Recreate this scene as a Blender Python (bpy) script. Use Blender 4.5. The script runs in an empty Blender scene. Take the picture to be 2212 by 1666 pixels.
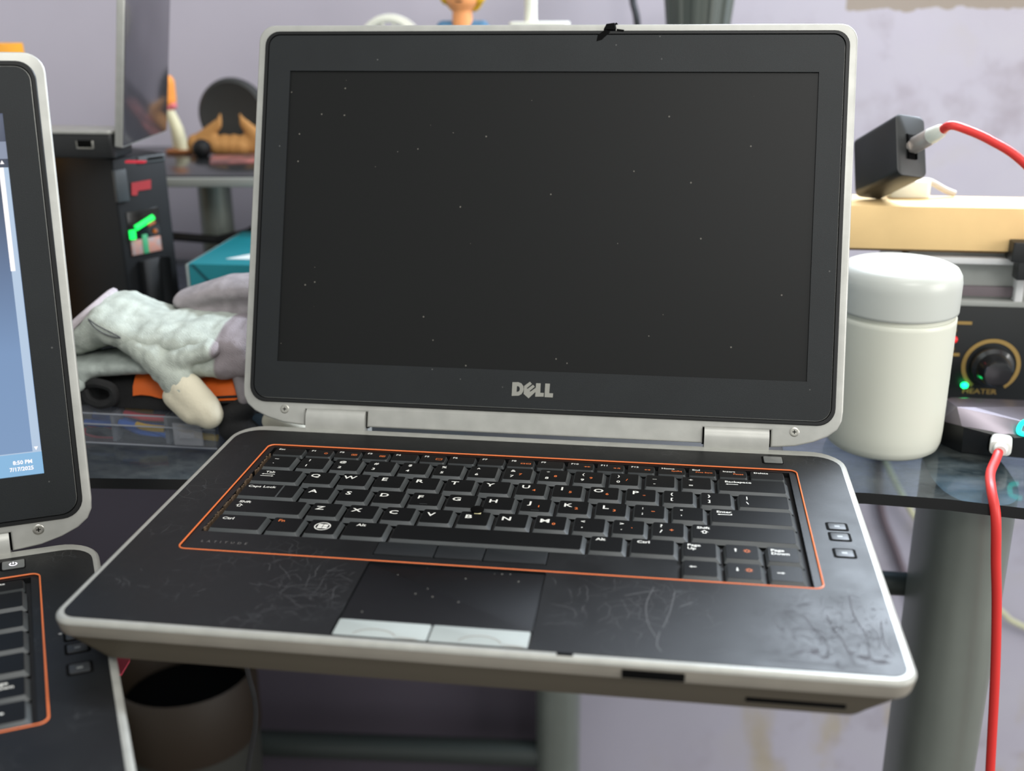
import bpy, bmesh, math, random
from mathutils import Matrix, Vector, Euler
PI = math.pi
S = bpy.context.scene
COL = S.collection

# ------------------------------------------------------------------ camera, world, lights
cam_d = bpy.data.cameras.new('camera')
cam_d.sensor_fit = 'HORIZONTAL'
cam_d.sensor_width = 36.0
cam_d.lens = 39.1908
cam_d.clip_start = 0.02
cam_d.dof.use_dof = True
cam_d.dof.focus_distance = 0.60
cam_d.dof.aperture_fstop = 6.0
cam = bpy.data.objects.new('camera', cam_d)
COL.objects.link(cam)
_rx = (0.98996207, 0.14115118, -0.00717252)
_ry = (-0.04074397, 0.33361582, 0.94182823)
_rz = (0.13533303, -0.93208199, 0.33601806)
cam.matrix_world = Matrix(((_rx[0], _ry[0], _rz[0], 0.0757417),
                           (_rx[1], _ry[1], _rz[1], -0.3738178),
                           (_rx[2], _ry[2], _rz[2], 0.2471676),
                           (0, 0, 0, 1)))
S.camera = cam

world = bpy.data.worlds.new('room_ambience')
S.world = world
world.use_nodes = True
bg = world.node_tree.nodes['Background']
bg.inputs[0].default_value = (0.84, 0.86, 0.84, 1)
bg.inputs[1].default_value = 0.84

def area(name, loc, target, sx, sy, energy, color):
    d = bpy.data.lights.new(name, 'AREA')
    d.shape = 'RECTANGLE'
    d.size, d.size_y, d.energy, d.color = sx, sy, energy, color
    o = bpy.data.objects.new(name, d)
    COL.objects.link(o)
    o.location = loc
    o.rotation_euler = (Vector(target) - Vector(loc)).to_track_quat('-Z', 'Y').to_euler()
    return o
area('ceiling_light', (0.35, -0.10, 1.65), (0.15, 0.30, 0.0), 0.9, 0.5, 9.0, (1.0, 0.985, 0.95))
area('room_light', (0.70, -1.30, 1.48), (0.1, 0.4, 0.0), 0.7, 0.6, 16.0, (1.0, 0.985, 0.95))
area('side_light', (1.65, -0.35, 0.42), (0.15, 0.45, -0.10), 0.8, 0.7, 17.0, (1.0, 0.985, 0.95))
area('wall_panel_light', (0.42, 0.72, 0.54), (0.32, 0.10, 0.44), 0.55, 0.18, 21.0, (0.78, 0.88, 1.0))

vs = S.view_settings
vs.view_transform = 'Standard'
vs.look = 'None'
vs.gamma = 1.0
vs.use_curve_mapping = False
vs.exposure = 0.0

# ------------------------------------------------------------------ helpers
def lin(c):
    r = []
    for v in c[:3]:
        v = v / 255.0
        r.append(v / 12.92 if v <= 0.04045 else ((v + 0.055) / 1.055) ** 2.4)
    return (r[0], r[1], r[2], 1.0)

def mat(name, col, rough=0.5, metal=0.0, var=0.0, vscale=40.0, col2=None, bump=0.0, bscale=200.0,
        emit=None, estr=0.0, spec=0.5, coat=0.0, alpha=1.0, trans=0.0, rvar=0.0):
    m = bpy.data.materials.new(name)
    m.use_nodes = True
    nt = m.node_tree
    b = nt.nodes['Principled BSDF']
    b.inputs['Base Color'].default_value = lin(col)
    b.inputs['Roughness'].default_value = rough
    b.inputs['Metallic'].default_value = metal
    b.inputs['Specular IOR Level'].default_value = spec
    b.inputs['Coat Weight'].default_value = coat
    b.inputs['Alpha'].default_value = alpha
    b.inputs['Transmission Weight'].default_value = trans
    tc = nt.nodes.new('ShaderNodeTexCoord')
    if var > 0:
        n = nt.nodes.new('ShaderNodeTexNoise')
        n.inputs['Scale'].default_value = vscale
        n.inputs['Detail'].default_value = 5
        nt.links.new(tc.outputs['Object'], n.inputs['Vector'])
        mr = nt.nodes.new('ShaderNodeMapRange')
        mr.inputs['From Min'].default_value = 0.35
        mr.inputs['From Max'].default_value = 0.68
        nt.links.new(n.outputs['Fac'], mr.inputs['Value'])
        mx = nt.nodes.new('ShaderNodeMix')
        mx.data_type = 'RGBA'
        mx.inputs[6].default_value = lin(col)
        c2 = col2 if col2 else tuple(max(0, min(255, v * (1 + var))) for v in col)
        mx.inputs[7].default_value = lin(c2)
        nt.links.new(mr.outputs['Result'], mx.inputs[0])
        nt.links.new(mx.outputs[2], b.inputs['Base Color'])
        if rvar > 0:
            m2 = nt.nodes.new('ShaderNodeMapRange')
            m2.inputs['To Min'].default_value = max(0.02, rough - rvar)
            m2.inputs['To Max'].default_value = min(1, rough + rvar)
            nt.links.new(n.outputs['Fac'], m2.inputs['Value'])
            nt.links.new(m2.outputs['Result'], b.inputs['Roughness'])
    if bump > 0:
        n2 = nt.nodes.new('ShaderNodeTexNoise')
        n2.inputs['Scale'].default_value = bscale
        n2.inputs['Detail'].default_value = 3
        nt.links.new(tc.outputs['Object'], n2.inputs['Vector'])
        bp = nt.nodes.new('ShaderNodeBump')
        bp.inputs['Strength'].default_value = bump
        bp.inputs['Distance'].default_value = 0.0006
        nt.links.new(n2.outputs['Fac'], bp.inputs['Height'])
        nt.links.new(bp.outputs['Normal'], b.inputs['Normal'])
    if emit:
        b.inputs['Emission Color'].default_value = lin(emit)
        b.inputs['Emission Strength'].default_value = estr
    return m

class MB:
    """Collects polygons; build() links them as one mesh object."""
    def __init__(self, k=1.0):
        self.v, self.f, self.m = [], [], []
        self.k = k
        self.M = Matrix.Identity(4)
    def add(self, vs, fs, m=0):
        o = len(self.v)
        M = self.M
        self.v += [tuple(M @ Vector(p)) for p in vs]
        self.f += [tuple(i + o for i in f) for f in fs]
        self.m += [m] * len(fs)
        return self
    def loft(self, loops, m=0, cap0=True, cap1=True, closed=True):
        n = len(loops[0])
        vs = [p for l in loops for p in l]
        fs = []
        for a in range(len(loops) - 1):
            for i in range(n if closed else n - 1):
                j = (i + 1) % n
                fs.append((a * n + i, a * n + j, (a + 1) * n + j, (a + 1) * n + i))
        if cap0:
            fs.append(tuple(range(n - 1, -1, -1)))
        if cap1:
            fs.append(tuple(range((len(loops) - 1) * n, len(loops) * n)))
        return self.add(vs, fs, m)
    def rbox(self, x0, x1, y0, y1, z0, z1, r=0.0, b=0.0, m=0, seg=4):
        r = max(r, b * 1.01, 1e-6)
        L = lambda i, z: [(p[0], p[1], z) for p in rrect(x0 + i, x1 - i, y0 + i, y1 - i, max(r - i, 1e-6), seg)]
        if b > 0:
            loops = [L(b, z0), L(b * .3, z0 + b * .3), L(0, z0 + b), L(0, z1 - b), L(b * .3, z1 - b * .3), L(b, z1)]
        else:
            loops = [L(0, z0), L(0, z1)]
        return self.loft(loops, m)
    def box(self, x0, x1, y0, y1, z0, z1, m=0):
        return self.loft([[(x0, y0, z), (x1, y0, z), (x1, y1, z), (x0, y1, z)] for z in (z0, z1)], m)
    def prism(self, pts, z0, z1, m=0):
        return self.loft([[(p[0], p[1], z) for p in pts] for z in (z0, z1)], m)
    def lathe(self, prof, n=32, c=(0, 0, 0), m=0, cap0=True, cap1=True, sy=1.0, ribs=0, ribd=0):
        loops = []
        for r, z in prof:
            lp = []
            for i in range(n):
                a = 2 * PI * i / n
                rr = r * (1 + (ribd * (1 if (i * ribs // n * 2 + (1 if (i * ribs / n) % 1 > .5 else 0)) % 2 else -1) if ribs else 0))
                lp.append((c[0] + rr * math.cos(a), c[1] + rr * math.sin(a) * sy, c[2] + z))
            loops.append(lp)
        return self.loft(loops, m, cap0, cap1)
    def tube(self, path, r, n=10, m=0, cap=True, flat=1.0):
        P = [Vector(p) for p in path]
        rs = r if isinstance(r, (list, tuple)) else [r] * len(P)
        loops = []
        up = Vector((0, 0, 1))
        for i, p in enumerate(P):
            t = (P[min(i + 1, len(P) - 1)] - P[max(i - 1, 0)]).normalized()
            if i == 0:
                a = up if abs(t.dot(up)) < 0.9 else Vector((1, 0, 0))
                u = (a - t * a.dot(t)).normalized()
            else:
                u = (u - t * u.dot(t)).normalized()
            w = t.cross(u)
            loops.append([tuple(p + (u * math.cos(2 * PI * k / n) + w * math.sin(2 * PI * k / n) * flat) * rs[i]) for k in range(n)])
        return self.loft(loops, m, cap, cap)
    def ring(self, loop, r, n=8, m=0):
        """closed tube along a planar loop"""
        P = [Vector(p) for p in loop]
        N = len(P)
        vs, fs = [], []
        for i in range(N):
            t = (P[(i + 1) % N] - P[i - 1]).normalized()
            u = Vector((0, 0, 1))
            w = t.cross(u).normalized()
            vs += [tuple(P[i] + u * (math.cos(2 * PI * k / n) * r) + w * (math.sin(2 * PI * k / n) * r)) for k in range(n)]
        for i in range(N):
            j = (i + 1) % N
            for k in range(n):
                l = (k + 1) % n
                fs.append((i * n + k, i * n + l, j * n + l, j * n + k))
        return self.add(vs, fs, m)
    def sphere(self, c, r, m=0, nu=16, nv=10):
        if not isinstance(r, (list, tuple)):
            r = (r, r, r)
        vs = [(c[0], c[1], c[2] - r[2])]
        for j in range(1, nv):
            th = PI * j / nv
            for i in range(nu):
                a = 2 * PI * i / nu
                vs.append((c[0] + r[0] * math.sin(th) * math.cos(a), c[1] + r[1] * math.sin(th) * math.sin(a), c[2] - r[2] * math.cos(th)))
        vs.append((c[0], c[1], c[2] + r[2]))
        fs = []
        for i in range(nu):
            j = (i + 1) % nu
            fs.append((0, 1 + j, 1 + i))
            for q in range(nv - 2):
                a = 1 + q * nu
                fs.append((a + i, a + j, a + nu + j, a + nu + i))
            a = 1 + (nv - 2) * nu
            fs.append((a + i, a + j, len(vs) - 1))
        return self.add(vs, fs, m)
    def fill(self, outer, holes, z, m=0):
        bm = bmesh.new()
        es = []
        for lp in [outer] + holes:
            vv = [bm.verts.new((p[0], p[1], z)) for p in lp]
            es += [bm.edges.new((vv[i], vv[(i + 1) % len(vv)])) for i in range(len(vv))]
        bmesh.ops.triangle_fill(bm, use_beauty=True, use_dissolve=False, edges=es, normal=(0, 0, 1))
        bm.verts.index_update()
        vs = [tuple(v.co) for v in bm.verts]
        fs = []
        for f in bm.faces:
            ids = [v.index for v in f.verts]
            if f.normal.z < 0:
                ids.reverse()
            fs.append(tuple(ids))
        bm.free()
        return self.add(vs, fs, m)
    def walls(self, loop, z0, z1, m=0, inward=False):
        n = len(loop)
        vs = [(p[0], p[1], z0) for p in loop] + [(p[0], p[1], z1) for p in loop]
        fs = [(i, (i + 1) % n, n + (i + 1) % n, n + i) for i in range(n)]
        if inward:
            fs = [tuple(reversed(f)) for f in fs]
        return self.add(vs, fs, m)
    def text(self, s, x, y, z, cap, m=0, align='CENTER', sx=1.0, off=0.012, slant=0.0):
        vs, fs = glyphs(s, align, off)
        k = cap / 0.70
        self.add([(x + (p[0] * sx + p[1] * slant) * k, y + (p[1] - 0.35) * k, z) for p in vs], fs, m)
        return self
    def hull(self, pts, m=0):
        bm = bmesh.new()
        for p in pts:
            bm.verts.new(p)
        bmesh.ops.convex_hull(bm, input=bm.verts)
        bm.verts.index_update()
        vs = [tuple(v.co) for v in bm.verts]
        fs = [tuple(v.index for v in f.verts) for f in bm.faces]
        bm.free()
        return self.add(vs, fs, m)
    def build(self, name, mats, parent=None, sharp=0.6, loc=None, rot=None, smooth=True):
        me = bpy.data.meshes.new(name)
        k = self.k
        me.from_pydata([(p[0] * k, p[1] * k, p[2] * k) for p in self.v], [], self.f)
        if not isinstance(mats, (list, tuple)):
            mats = [mats]
        for q in mats:
            me.materials.append(q)
        me.polygons.foreach_set('material_index', self.m)
        me.update()
        if smooth:
            me.polygons.foreach_set('use_smooth', [True] * len(me.polygons))
            me.set_sharp_from_angle(angle=sharp)
        o = bpy.data.objects.new(name, me)
        COL.objects.link(o)
        if parent:
            o.parent = parent
        if loc is not None:
            o.location = loc
        if rot is not None:
            o.rotation_euler = rot
        return o

_gcache = {}
def glyphs(s, align, off):
    key = (s, align, off)
    if key not in _gcache:
        cu = bpy.data.curves.new('lettering', 'FONT')
        cu.body = s
        cu.align_x = align
        cu.offset = off
        cu.resolution_u = 2
        cu.fill_mode = 'FRONT'
        ob = bpy.data.objects.new('lettering', cu)
        me = bpy.data.meshes.new_from_object(ob)
        vs = [tuple(v.co) for v in me.vertices]
        fs = []
        for p in me.polygons:
            ids = list(p.vertices)
            if p.normal.z < 0:
                ids.reverse()
            fs.append(tuple(ids))
        _gcache[key] = (vs, fs)
        bpy.data.objects.remove(ob)
        bpy.data.curves.remove(cu)
        bpy.data.meshes.remove(me)
    return _gcache[key]

def rrect(x0, x1, y0, y1, r, seg=4):
    rs = r if isinstance(r, (list, tuple)) else (r,) * 4   # fl, fr, br, bl
    out = []
    for cx, cy, sx, sy, a0, q in ((x0, y0, 1, 1, PI, rs[0]), (x1, y0, -1, 1, 1.5 * PI, rs[1]),
                                  (x1, y1, -1, -1, 0, rs[2]), (x0, y1, 1, -1, .5 * PI, rs[3])):
        for i in range(seg + 1):
            a = a0 + .5 * PI * i / seg
            out.append((cx + sx * q + q * math.cos(a), cy + sy * q + q * math.sin(a)))
    return out

def spline(pts, n=8):
    P = [Vector(p) for p in pts]
    P = [P[0] * 2 - P[1]] + P + [P[-1] * 2 - P[-2]]
    out = []
    for i in range(1, len(P) - 2):
        for k in range(n):
            t = k / n
            a, b, c, d = P[i - 1], P[i], P[i + 1], P[i + 2]
            out.append(tuple(.5 * ((2 * b) + (c - a) * t + (2 * a - 5 * b + 4 * c - d) * t * t + (3 * b - a - 3 * c + d) * t ** 3)))
    out.append(tuple(P[-2]))
    return out

def thing(name, label, cat, loc=(0, 0, 0), rot=(0, 0, 0), group=None):
    o = bpy.data.objects.new(name, None)
    o.empty_display_size = 0.01
    COL.objects.link(o)
    o.location = loc
    o.rotation_euler = rot
    return tag(o, label, cat, group)
def tag(o, label, cat, group=None):
    o['label'] = label
    o['category'] = cat
    if group:
        o['group'] = group
    return o
def structure(o):
    o['kind'] = 'structure'
    return o
def blob(name, parts, voxel, m, parent=None, smooth_it=6, k=1.0):
    """union of overlapping solids turned into one smooth skin; parts = [(center, radii)] chains"""
    mb = MB(k)
    for c, r in parts:
        mb.sphere(c, r, 0, 14, 9)
    o = mb.build(name, m, None)
    md = o.modifiers.new('r', 'REMESH')
    md.mode = 'VOXEL'
    md.voxel_size = voxel
    md2 = o.modifiers.new('s', 'SMOOTH')
    md2.factor = 0.5
    md2.iterations = smooth_it
    dg = bpy.context.evaluated_depsgraph_get()
    me = bpy.data.meshes.new_from_object(o.evaluated_get(dg))
    me.name = name
    o.modifiers.clear()
    o.data = me
    if not me.materials:
        for q in (m if isinstance(m, (list, tuple)) else [m]):
            me.materials.append(q)
    me.polygons.foreach_set('use_smooth', [True] * len(me.polygons))
    if parent:
        o.parent = parent
    return o
def chain(p0, p1, r0, r1, n=6):
    a, b = Vector(p0), Vector(p1)
    r0 = Vector(r0 if isinstance(r0, (list, tuple)) else (r0,) * 3)
    r1 = Vector(r1 if isinstance(r1, (list, tuple)) else (r1,) * 3)
    return [(tuple(a.lerp(b, i / (n - 1))), tuple(r0.lerp(r1, i / (n - 1)))) for i in range(n)]
def copy_tree(o, parent=None):
    c = o.copy()
    COL.objects.link(c)
    c.parent = parent
    for ch in list(o.children):
        copy_tree(ch, c)
    return c

# ------------------------------------------------------------------ materials
M = {}
M['silver'] = mat('silver_paint', (168, 168, 163), 0.42, 0.35, 0.06, 90, bump=0.05, bscale=1500)
M['silver_worn'] = mat('worn_silver_paint', (160, 160, 154), 0.45, 0.3, 0.06, 120, bump=0.08, bscale=900)
M['side'] = mat('shaded_side_silver', (138, 133, 123), 0.5, 0.15, 0.06, 40)  # rim silver painted darker, for the shade on the base's front and side faces
M['bottom'] = mat('bottom_plastic', (70, 64, 53), 0.6, 0, -0.2, 60)
M['bezel'] = mat('bezel_plastic', (22, 25, 27), 0.5, 0, 0.12, 30, bump=0.15, bscale=2500, spec=0.32)
M['gasket'] = mat('rubber_gasket', (14, 15, 16), 0.45, spec=0.35)
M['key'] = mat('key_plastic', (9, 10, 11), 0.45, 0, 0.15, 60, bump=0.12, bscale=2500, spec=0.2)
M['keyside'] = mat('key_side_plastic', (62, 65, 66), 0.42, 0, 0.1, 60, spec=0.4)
M['white_print'] = mat('white_print', (226, 226, 220), 0.6)
M['orange_print'] = mat('orange_print', (214, 112, 56), 0.6)
M['well'] = mat('key_well_black', (12, 12, 13), 0.7)
M['orange_line'] = mat('orange_trim', (224, 116, 62), 0.35, 0.0)
M['pad'] = mat('touchpad_black', (9, 10, 12), 0.4, 0, 0.2, 150, bump=0.15, bscale=3000, spec=0.25)
M['padbtn'] = mat('worn_button_grey', (150, 156, 153), 0.5, 0, 0.05, 30)
M['wear'] = mat('scuffed_plastic', (92, 92, 94), 0.85)
M['scar'] = mat('gouged_coating', (80, 80, 84), 0.9, spec=0.2)
M['wear_dark'] = mat('rubbed_coating', (128, 122, 112), 0.7)
M['btn'] = mat('button_grey', (112, 114, 112), 0.4, 0.2)
M['darkbtn'] = mat('button_charcoal', (40, 42, 44), 0.5, 0.0)
M['screw'] = mat('screw_steel', (178, 176, 168), 0.3, 0.9)
M['black'] = mat('black_void', (6, 6, 6), 0.8, spec=0.08)
M['logo'] = mat('logo_silver', (150, 149, 142), 0.4, 0.5, -0.15, 500)
M['faint'] = mat('worn_lettering', (112, 110, 108), 0.6)
M['crumb'] = mat('brown_crumbs', (92, 74, 56), 0.9)
M['blackplastic'] = mat('black_plastic', (24, 25, 26), 0.4, 0, 0.2, 40)
M['darkcase'] = mat('dark_case', (18, 20, 22), 0.5, 0, 0.15, 40, spec=0.25)

def palm_material():
    m = mat('palm_rest_coating', (9, 10, 11), 0.48, 0, 0.35, 55, rvar=0.13, bump=0.12, bscale=2200, spec=0.36)
    nt = m.node_tree
    b = nt.nodes['Principled BSDF']
    old = b.inputs['Base Color'].links[0].from_socket
    tc = nt.nodes.new('ShaderNodeTexCoord')
    # fine scuffs: broken crack-like lines shown only in rubbed patches
    n1 = nt.nodes.new('ShaderNodeTexNoise'); n1.inputs['Scale'].default_value = 60
    add = nt.nodes.new('ShaderNodeVectorMath'); add.operation = 'MULTIPLY_ADD'
    add.inputs[1].default_value = (.012, .012, .012)
    nt.links.new(tc.outputs['Object'], n1.inputs['Vector'])
    nt.links.new(n1.outputs['Color'], add.inputs[0])
    nt.links.new(tc.outputs['Object'], add.inputs[2])
    v = nt.nodes.new('ShaderNodeTexVoronoi'); v.feature = 'DISTANCE_TO_EDGE'; v.inputs['Scale'].default_value = 130
    nt.links.new(add.outputs[0], v.inputs['Vector'])
    lt = nt.nodes.new('ShaderNodeMath'); lt.operation = 'LESS_THAN'; lt.inputs[1].default_value = 0.022
    nt.links.new(v.outputs['Distance'], lt.inputs[0])
    n2 = nt.nodes.new('ShaderNodeTexNoise'); n2.inputs['Scale'].default_value = 26; n2.inputs['Detail'].default_value = 4
    nt.links.new(tc.outputs['Object'], n2.inputs['Vector'])
    mr = nt.nodes.new('ShaderNodeMapRange'); mr.inputs['From Min'].default_value = .52; mr.inputs['From Max'].default_value = .72
    mr.inputs['To Max'].default_value = .22
    nt.links.new(n2.outputs['Fac'], mr.inputs['Value'])
    mu = nt.nodes.new('ShaderNodeMath'); mu.operation = 'MULTIPLY'
    nt.links.new(lt.outputs[0], mu.inputs[0]); nt.links.new(mr.outputs['Result'], mu.inputs[1])
    mx = nt.nodes.new('ShaderNodeMix'); mx.data_type = 'RGBA'
    mx.inputs[7].default_value = lin((96, 98, 100))
    nt.links.new(mu.outputs[0], mx.inputs[0]); nt.links.new(old, mx.inputs[6])
    nt.links.new(mx.outputs[2], b.inputs['Base Color'])
    return m
M['palm'] = palm_material()

def dusty(m, scale, thr, col, amount=0.8):
    """sparse dust specks added to a material's colour"""
    nt = m.node_tree
    b = nt.nodes['Principled BSDF']
    tc = nt.nodes.new('ShaderNodeTexCoord')
    v = nt.nodes.new('ShaderNodeTexVoronoi'); v.inputs['Scale'].default_value = scale
    nt.links.new(tc.outputs['Object'], v.inputs['Vector'])
    lt = nt.nodes.new('ShaderNodeMath'); lt.operation = 'LESS_THAN'; lt.inputs[1].default_value = thr
    nt.links.new(v.outputs['Distance'], lt.inputs[0])
    wn = nt.nodes.new('ShaderNodeMath'); wn.operation = 'GREATER_THAN'; wn.inputs[1].default_value = 0.80
    sp = nt.nodes.new('ShaderNodeSeparateColor')
    nt.links.new(v.outputs['Color'], sp.inputs[0]); nt.links.new(sp.outputs[0], wn.inputs[0])
    mu = nt.nodes.new('ShaderNodeMath'); mu.operation = 'MULTIPLY'
    nt.links.new(lt.outputs[0], mu.inputs[0]); nt.links.new(wn.outputs[0], mu.inputs[1])
    m3 = nt.nodes.new('ShaderNodeMath'); m3.operation = 'MULTIPLY'; m3.inputs[1].default_value = amount
    nt.links.new(mu.outputs[0], m3.inputs[0])
    mx = nt.nodes.new('ShaderNodeMix'); mx.data_type = 'RGBA'
    mx.inputs[7].default_value = lin(col)
    if b.inputs['Base Color'].links:
        nt.links.new(b.inputs['Base Color'].links[0].from_socket, mx.inputs[6])
    else:
        mx.inputs[6].default_value = b.inputs['Base Color'].default_value
    nt.links.new(m3.outputs[0], mx.inputs[0])
    nt.links.new(mx.outputs[2], b.inputs['Base Color'])
    return m
M['screen_off'] = dusty(mat('screen_matte_black', (7, 8, 8), 0.45, 0, 0.15, 9, spec=0.26), 150, 0.075, (130, 126, 118), 0.5)
dusty(M['pad'], 260, 0.10, (150, 148, 140), 0.6)
dusty(M['bezel'], 120, 0.06, (110, 110, 108), 0.4)
M['lap2_palm'] = dusty(M['palm'].copy(), 90, 0.07, (170, 170, 168), 0.7)

# ------------------------------------------------------------------ the room
def wall_material():
    m = mat('lavender_wall_paint', (183, 179, 193), 0.85, 0, 0.04, 5)
    nt = m.node_tree
    b = nt.nodes['Principled BSDF']
    old = b.inputs['Base Color'].links[0].from_socket
    tc = nt.nodes.new('ShaderNodeTexCoord')
    sx = nt.nodes.new('ShaderNodeSeparateXYZ'); nt.links.new(tc.outputs['Object'], sx.inputs[0])
    # the worn, patched stretch of wall on the right
    reg = nt.nodes.new('ShaderNodeMapRange'); reg.inputs['From Min'].default_value = .05; reg.inputs['From Max'].default_value = .30
    nt.links.new(sx.outputs['X'], reg.inputs['Value'])
    def noise(scale, detail, lo, hi, rough=.6, stretch=(1, 1, 1)):
        mp = nt.nodes.new('ShaderNodeMapping'); mp.inputs['Scale'].default_value = stretch
        nt.links.new(tc.outputs['Object'], mp.inputs['Vector'])
        n = nt.nodes.new('ShaderNodeTexNoise'); n.inputs['Scale'].default_value = scale; n.inputs['Detail'].default_value = detail
        n.inputs['Roughness'].default_value = rough
        nt.links.new(mp.outputs[0], n.inputs['Vector'])
        r = nt.nodes.new('ShaderNodeMapRange'); r.inputs['From Min'].default_value = lo; r.inputs['From Max'].default_value = hi
        nt.links.new(n.outputs['Fac'], r.inputs['Value'])
        return r.outputs['Result']
    def mul(a, c):
        q = nt.nodes.new('ShaderNodeMath'); q.operation = 'MULTIPLY'
        nt.links.new(a, q.inputs[0])
        if isinstance(c, float):
            q.inputs[1].default_value = c
        else:
            nt.links.new(c, q.inputs[1])
        return q.outputs[0]
    def over(base, fac, col):
        x = nt.nodes.new('ShaderNodeMix'); x.data_type = 'RGBA'
        nt.links.new(base, x.inputs[6]); x.inputs[7].default_value = lin(col); nt.links.new(fac, x.inputs[0])
        return x.outputs[2]
    c = over(old, mul(mul(noise(9, 6, .42, .66, stretch=(1, 1, 1.6)), reg.outputs['Result']), .8), (190, 187, 199))
    c = over(c, mul(mul(noise(16, 7, .54, .70), reg.outputs['Result']), .55), (152, 142, 152))
    c = over(c, mul(mul(noise(7, 4, .56, .72), reg.outputs['Result']), .5), (188, 182, 174))
    # yellow-brown damp stain low down
    st = nt.nodes.new('ShaderNodeMapRange'); st.inputs['From Min'].default_value = -.50; st.inputs['From Max'].default_value = -.58
    nt.links.new(sx.outputs['Z'], st.inputs['Value'])
    c = over(c, mul(mul(noise(11, 5, .50, .66, stretch=(1.2, 1, .5)), st.outputs['Result']), mul(reg.outputs['Result'], .7)), (176, 158, 92))
    # bare brown band where the plaster has come off, high on the right
    bz = nt.nodes.new('ShaderNodeMath'); bz.operation = 'GREATER_THAN'; bz.inputs[1].default_value = .2285
    wob = nt.nodes.new('ShaderNodeMath'); wob.operation = 'MULTIPLY_ADD'; wob.inputs[1].default_value = .006
    nt.links.new(noise(40, 3, .3, .7), wob.inputs[0]); nt.links.new(sx.outputs['Z'], wob.inputs[2]); nt.links.new(wob.outputs[0], bz.inputs[0])
    bx = nt.nodes.new('ShaderNodeMath'); bx.operation = 'GREATER_THAN'; bx.inputs[1].default_value = .232
    nt.links.new(sx.outputs['X'], bx.inputs[0])
    c = over(c, mul(mul(bz.outputs[0], bx.outputs[0]), .75), (148, 134, 112))
    nt.links.new(c, b.inputs['Base Color'])
    return m
mb = MB(); mb.box(-2.2, 1.6, 0.78, 0.84, -0.78, 1.9)
structure(mb.build('wall_back', wall_material()))
mb = MB(); mb.box(-2.2, 1.6, -1.6, 0.84, -0.82, -0.78)
structure(mb.build('floor', mat('floor_grey', (120, 114, 112), 0.6, 0, 0.1, 6)))

# ------------------------------------------------------------------ desk
def glass_material(name, tint, dustcol, dust):
    m = bpy.data.materials.new(name); m.use_nodes = True
    nt = m.node_tree
    nt.nodes.remove(nt.nodes['Principled BSDF'])
    out = nt.nodes['Material Output']
    tr = nt.nodes.new('ShaderNodeBsdfTransparent'); tr.inputs[0].default_value = lin(tint)
    gl = nt.nodes.new('ShaderNodeBsdfGlossy'); gl.inputs['Roughness'].default_value = .08
    fr = nt.nodes.new('ShaderNodeFresnel'); fr.inputs['IOR'].default_value = 1.45
    mx = nt.nodes.new('ShaderNodeMixShader')
    ge = nt.nodes.new('ShaderNodeNewGeometry')
    sb = nt.nodes.new('ShaderNodeMath'); sb.operation = 'SUBTRACT'; sb.inputs[0].default_value = 1.0; nt.links.new(ge.outputs['Backfacing'], sb.inputs[1])
    fm = nt.nodes.new('ShaderNodeMath'); fm.operation = 'MULTIPLY'; nt.links.new(fr.outputs[0], fm.inputs[0]); nt.links.new(sb.outputs[0], fm.inputs[1])
    nt.links.new(fm.outputs[0], mx.inputs[0]); nt.links.new(tr.outputs[0], mx.inputs[1]); nt.links.new(gl.outputs[0], mx.inputs[2])
    df = nt.nodes.new('ShaderNodeBsdfDiffuse'); df.inputs[0].default_value = lin(dustcol)
    tc = nt.nodes.new('ShaderNodeTexCoord')
    n = nt.nodes.new('ShaderNodeTexNoise'); n.inputs['Scale'].default_value = 38; n.inputs['Detail'].default_value = 8; n.inputs['Roughness'].default_value = .7
    mp = nt.nodes.new('ShaderNodeMapping'); mp.inputs['Scale'].default_value = (1, 1.6, 1); mp.inputs['Rotation'].default_value = (0, 0, .5)
    nt.links.new(tc.outputs['Object'], mp.inputs[0]); nt.links.new(mp.outputs[0], n.inputs['Vector'])
    r = nt.nodes.new('ShaderNodeMapRange'); r.inputs['From Min'].default_value = .38; r.inputs['From Max'].default_value = .70; r.inputs['To Max'].default_value = dust
    nt.links.new(n.outputs['Fac'], r.inputs['Value'])
    m2 = nt.nodes.new('ShaderNodeMixShader')
    nt.links.new(r.outputs['Result'], m2.inputs[0]); nt.links.new(mx.outputs[0], m2.inputs[1]); nt.links.new(df.outputs[0], m2.inputs[2])
    nt.links.new(m2.outputs[0], out.inputs[0])
    return m
M['glass'] = glass_material('smoked_desk_glass', (214, 225, 234), (108, 114, 113), 0.36)
M['glass_edge'] = mat('polished_glass_edge', (14, 16, 17), 0.25)
M['steel'] = mat('grey_powder_coat', (118, 124, 118), 0.38, 0.35, 0.08, 14)
M['steel_dark'] = mat('dark_powder_coat', (58, 64, 62), 0.45, 0.2)
ZT = -0.030
desk = thing('glass_desk', 'smoked glass desk on grey tubular steel legs behind the two laptops', 'desk', (0.0, 0.45, -0.78))
def DB():
    q = MB(); q.M = Matrix.Translation((0.0, -0.45, 0.78)); return q
top = [(-.90, .150), (-.264, .1995), (-.05, .219), (.10, .2325), (.194, .2365), (.24, .2335), (.278, .227), (.36, .212), (.46, .20), (.52, .21), (.55, .24), (.55, .76), (-.90, .76)]
q = DB()
q.fill(top, [], ZT, 0)
vs_ = [(p[0], p[1], ZT - .007) for p in top]
q.add(vs_, [tuple(range(len(vs_) - 1, -1, -1))], 0)
q.walls(top, ZT - .007, ZT, 1)
q.build('glass_top', [M['glass'], M['glass_edge']], desk, sharp=0.3)
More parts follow.
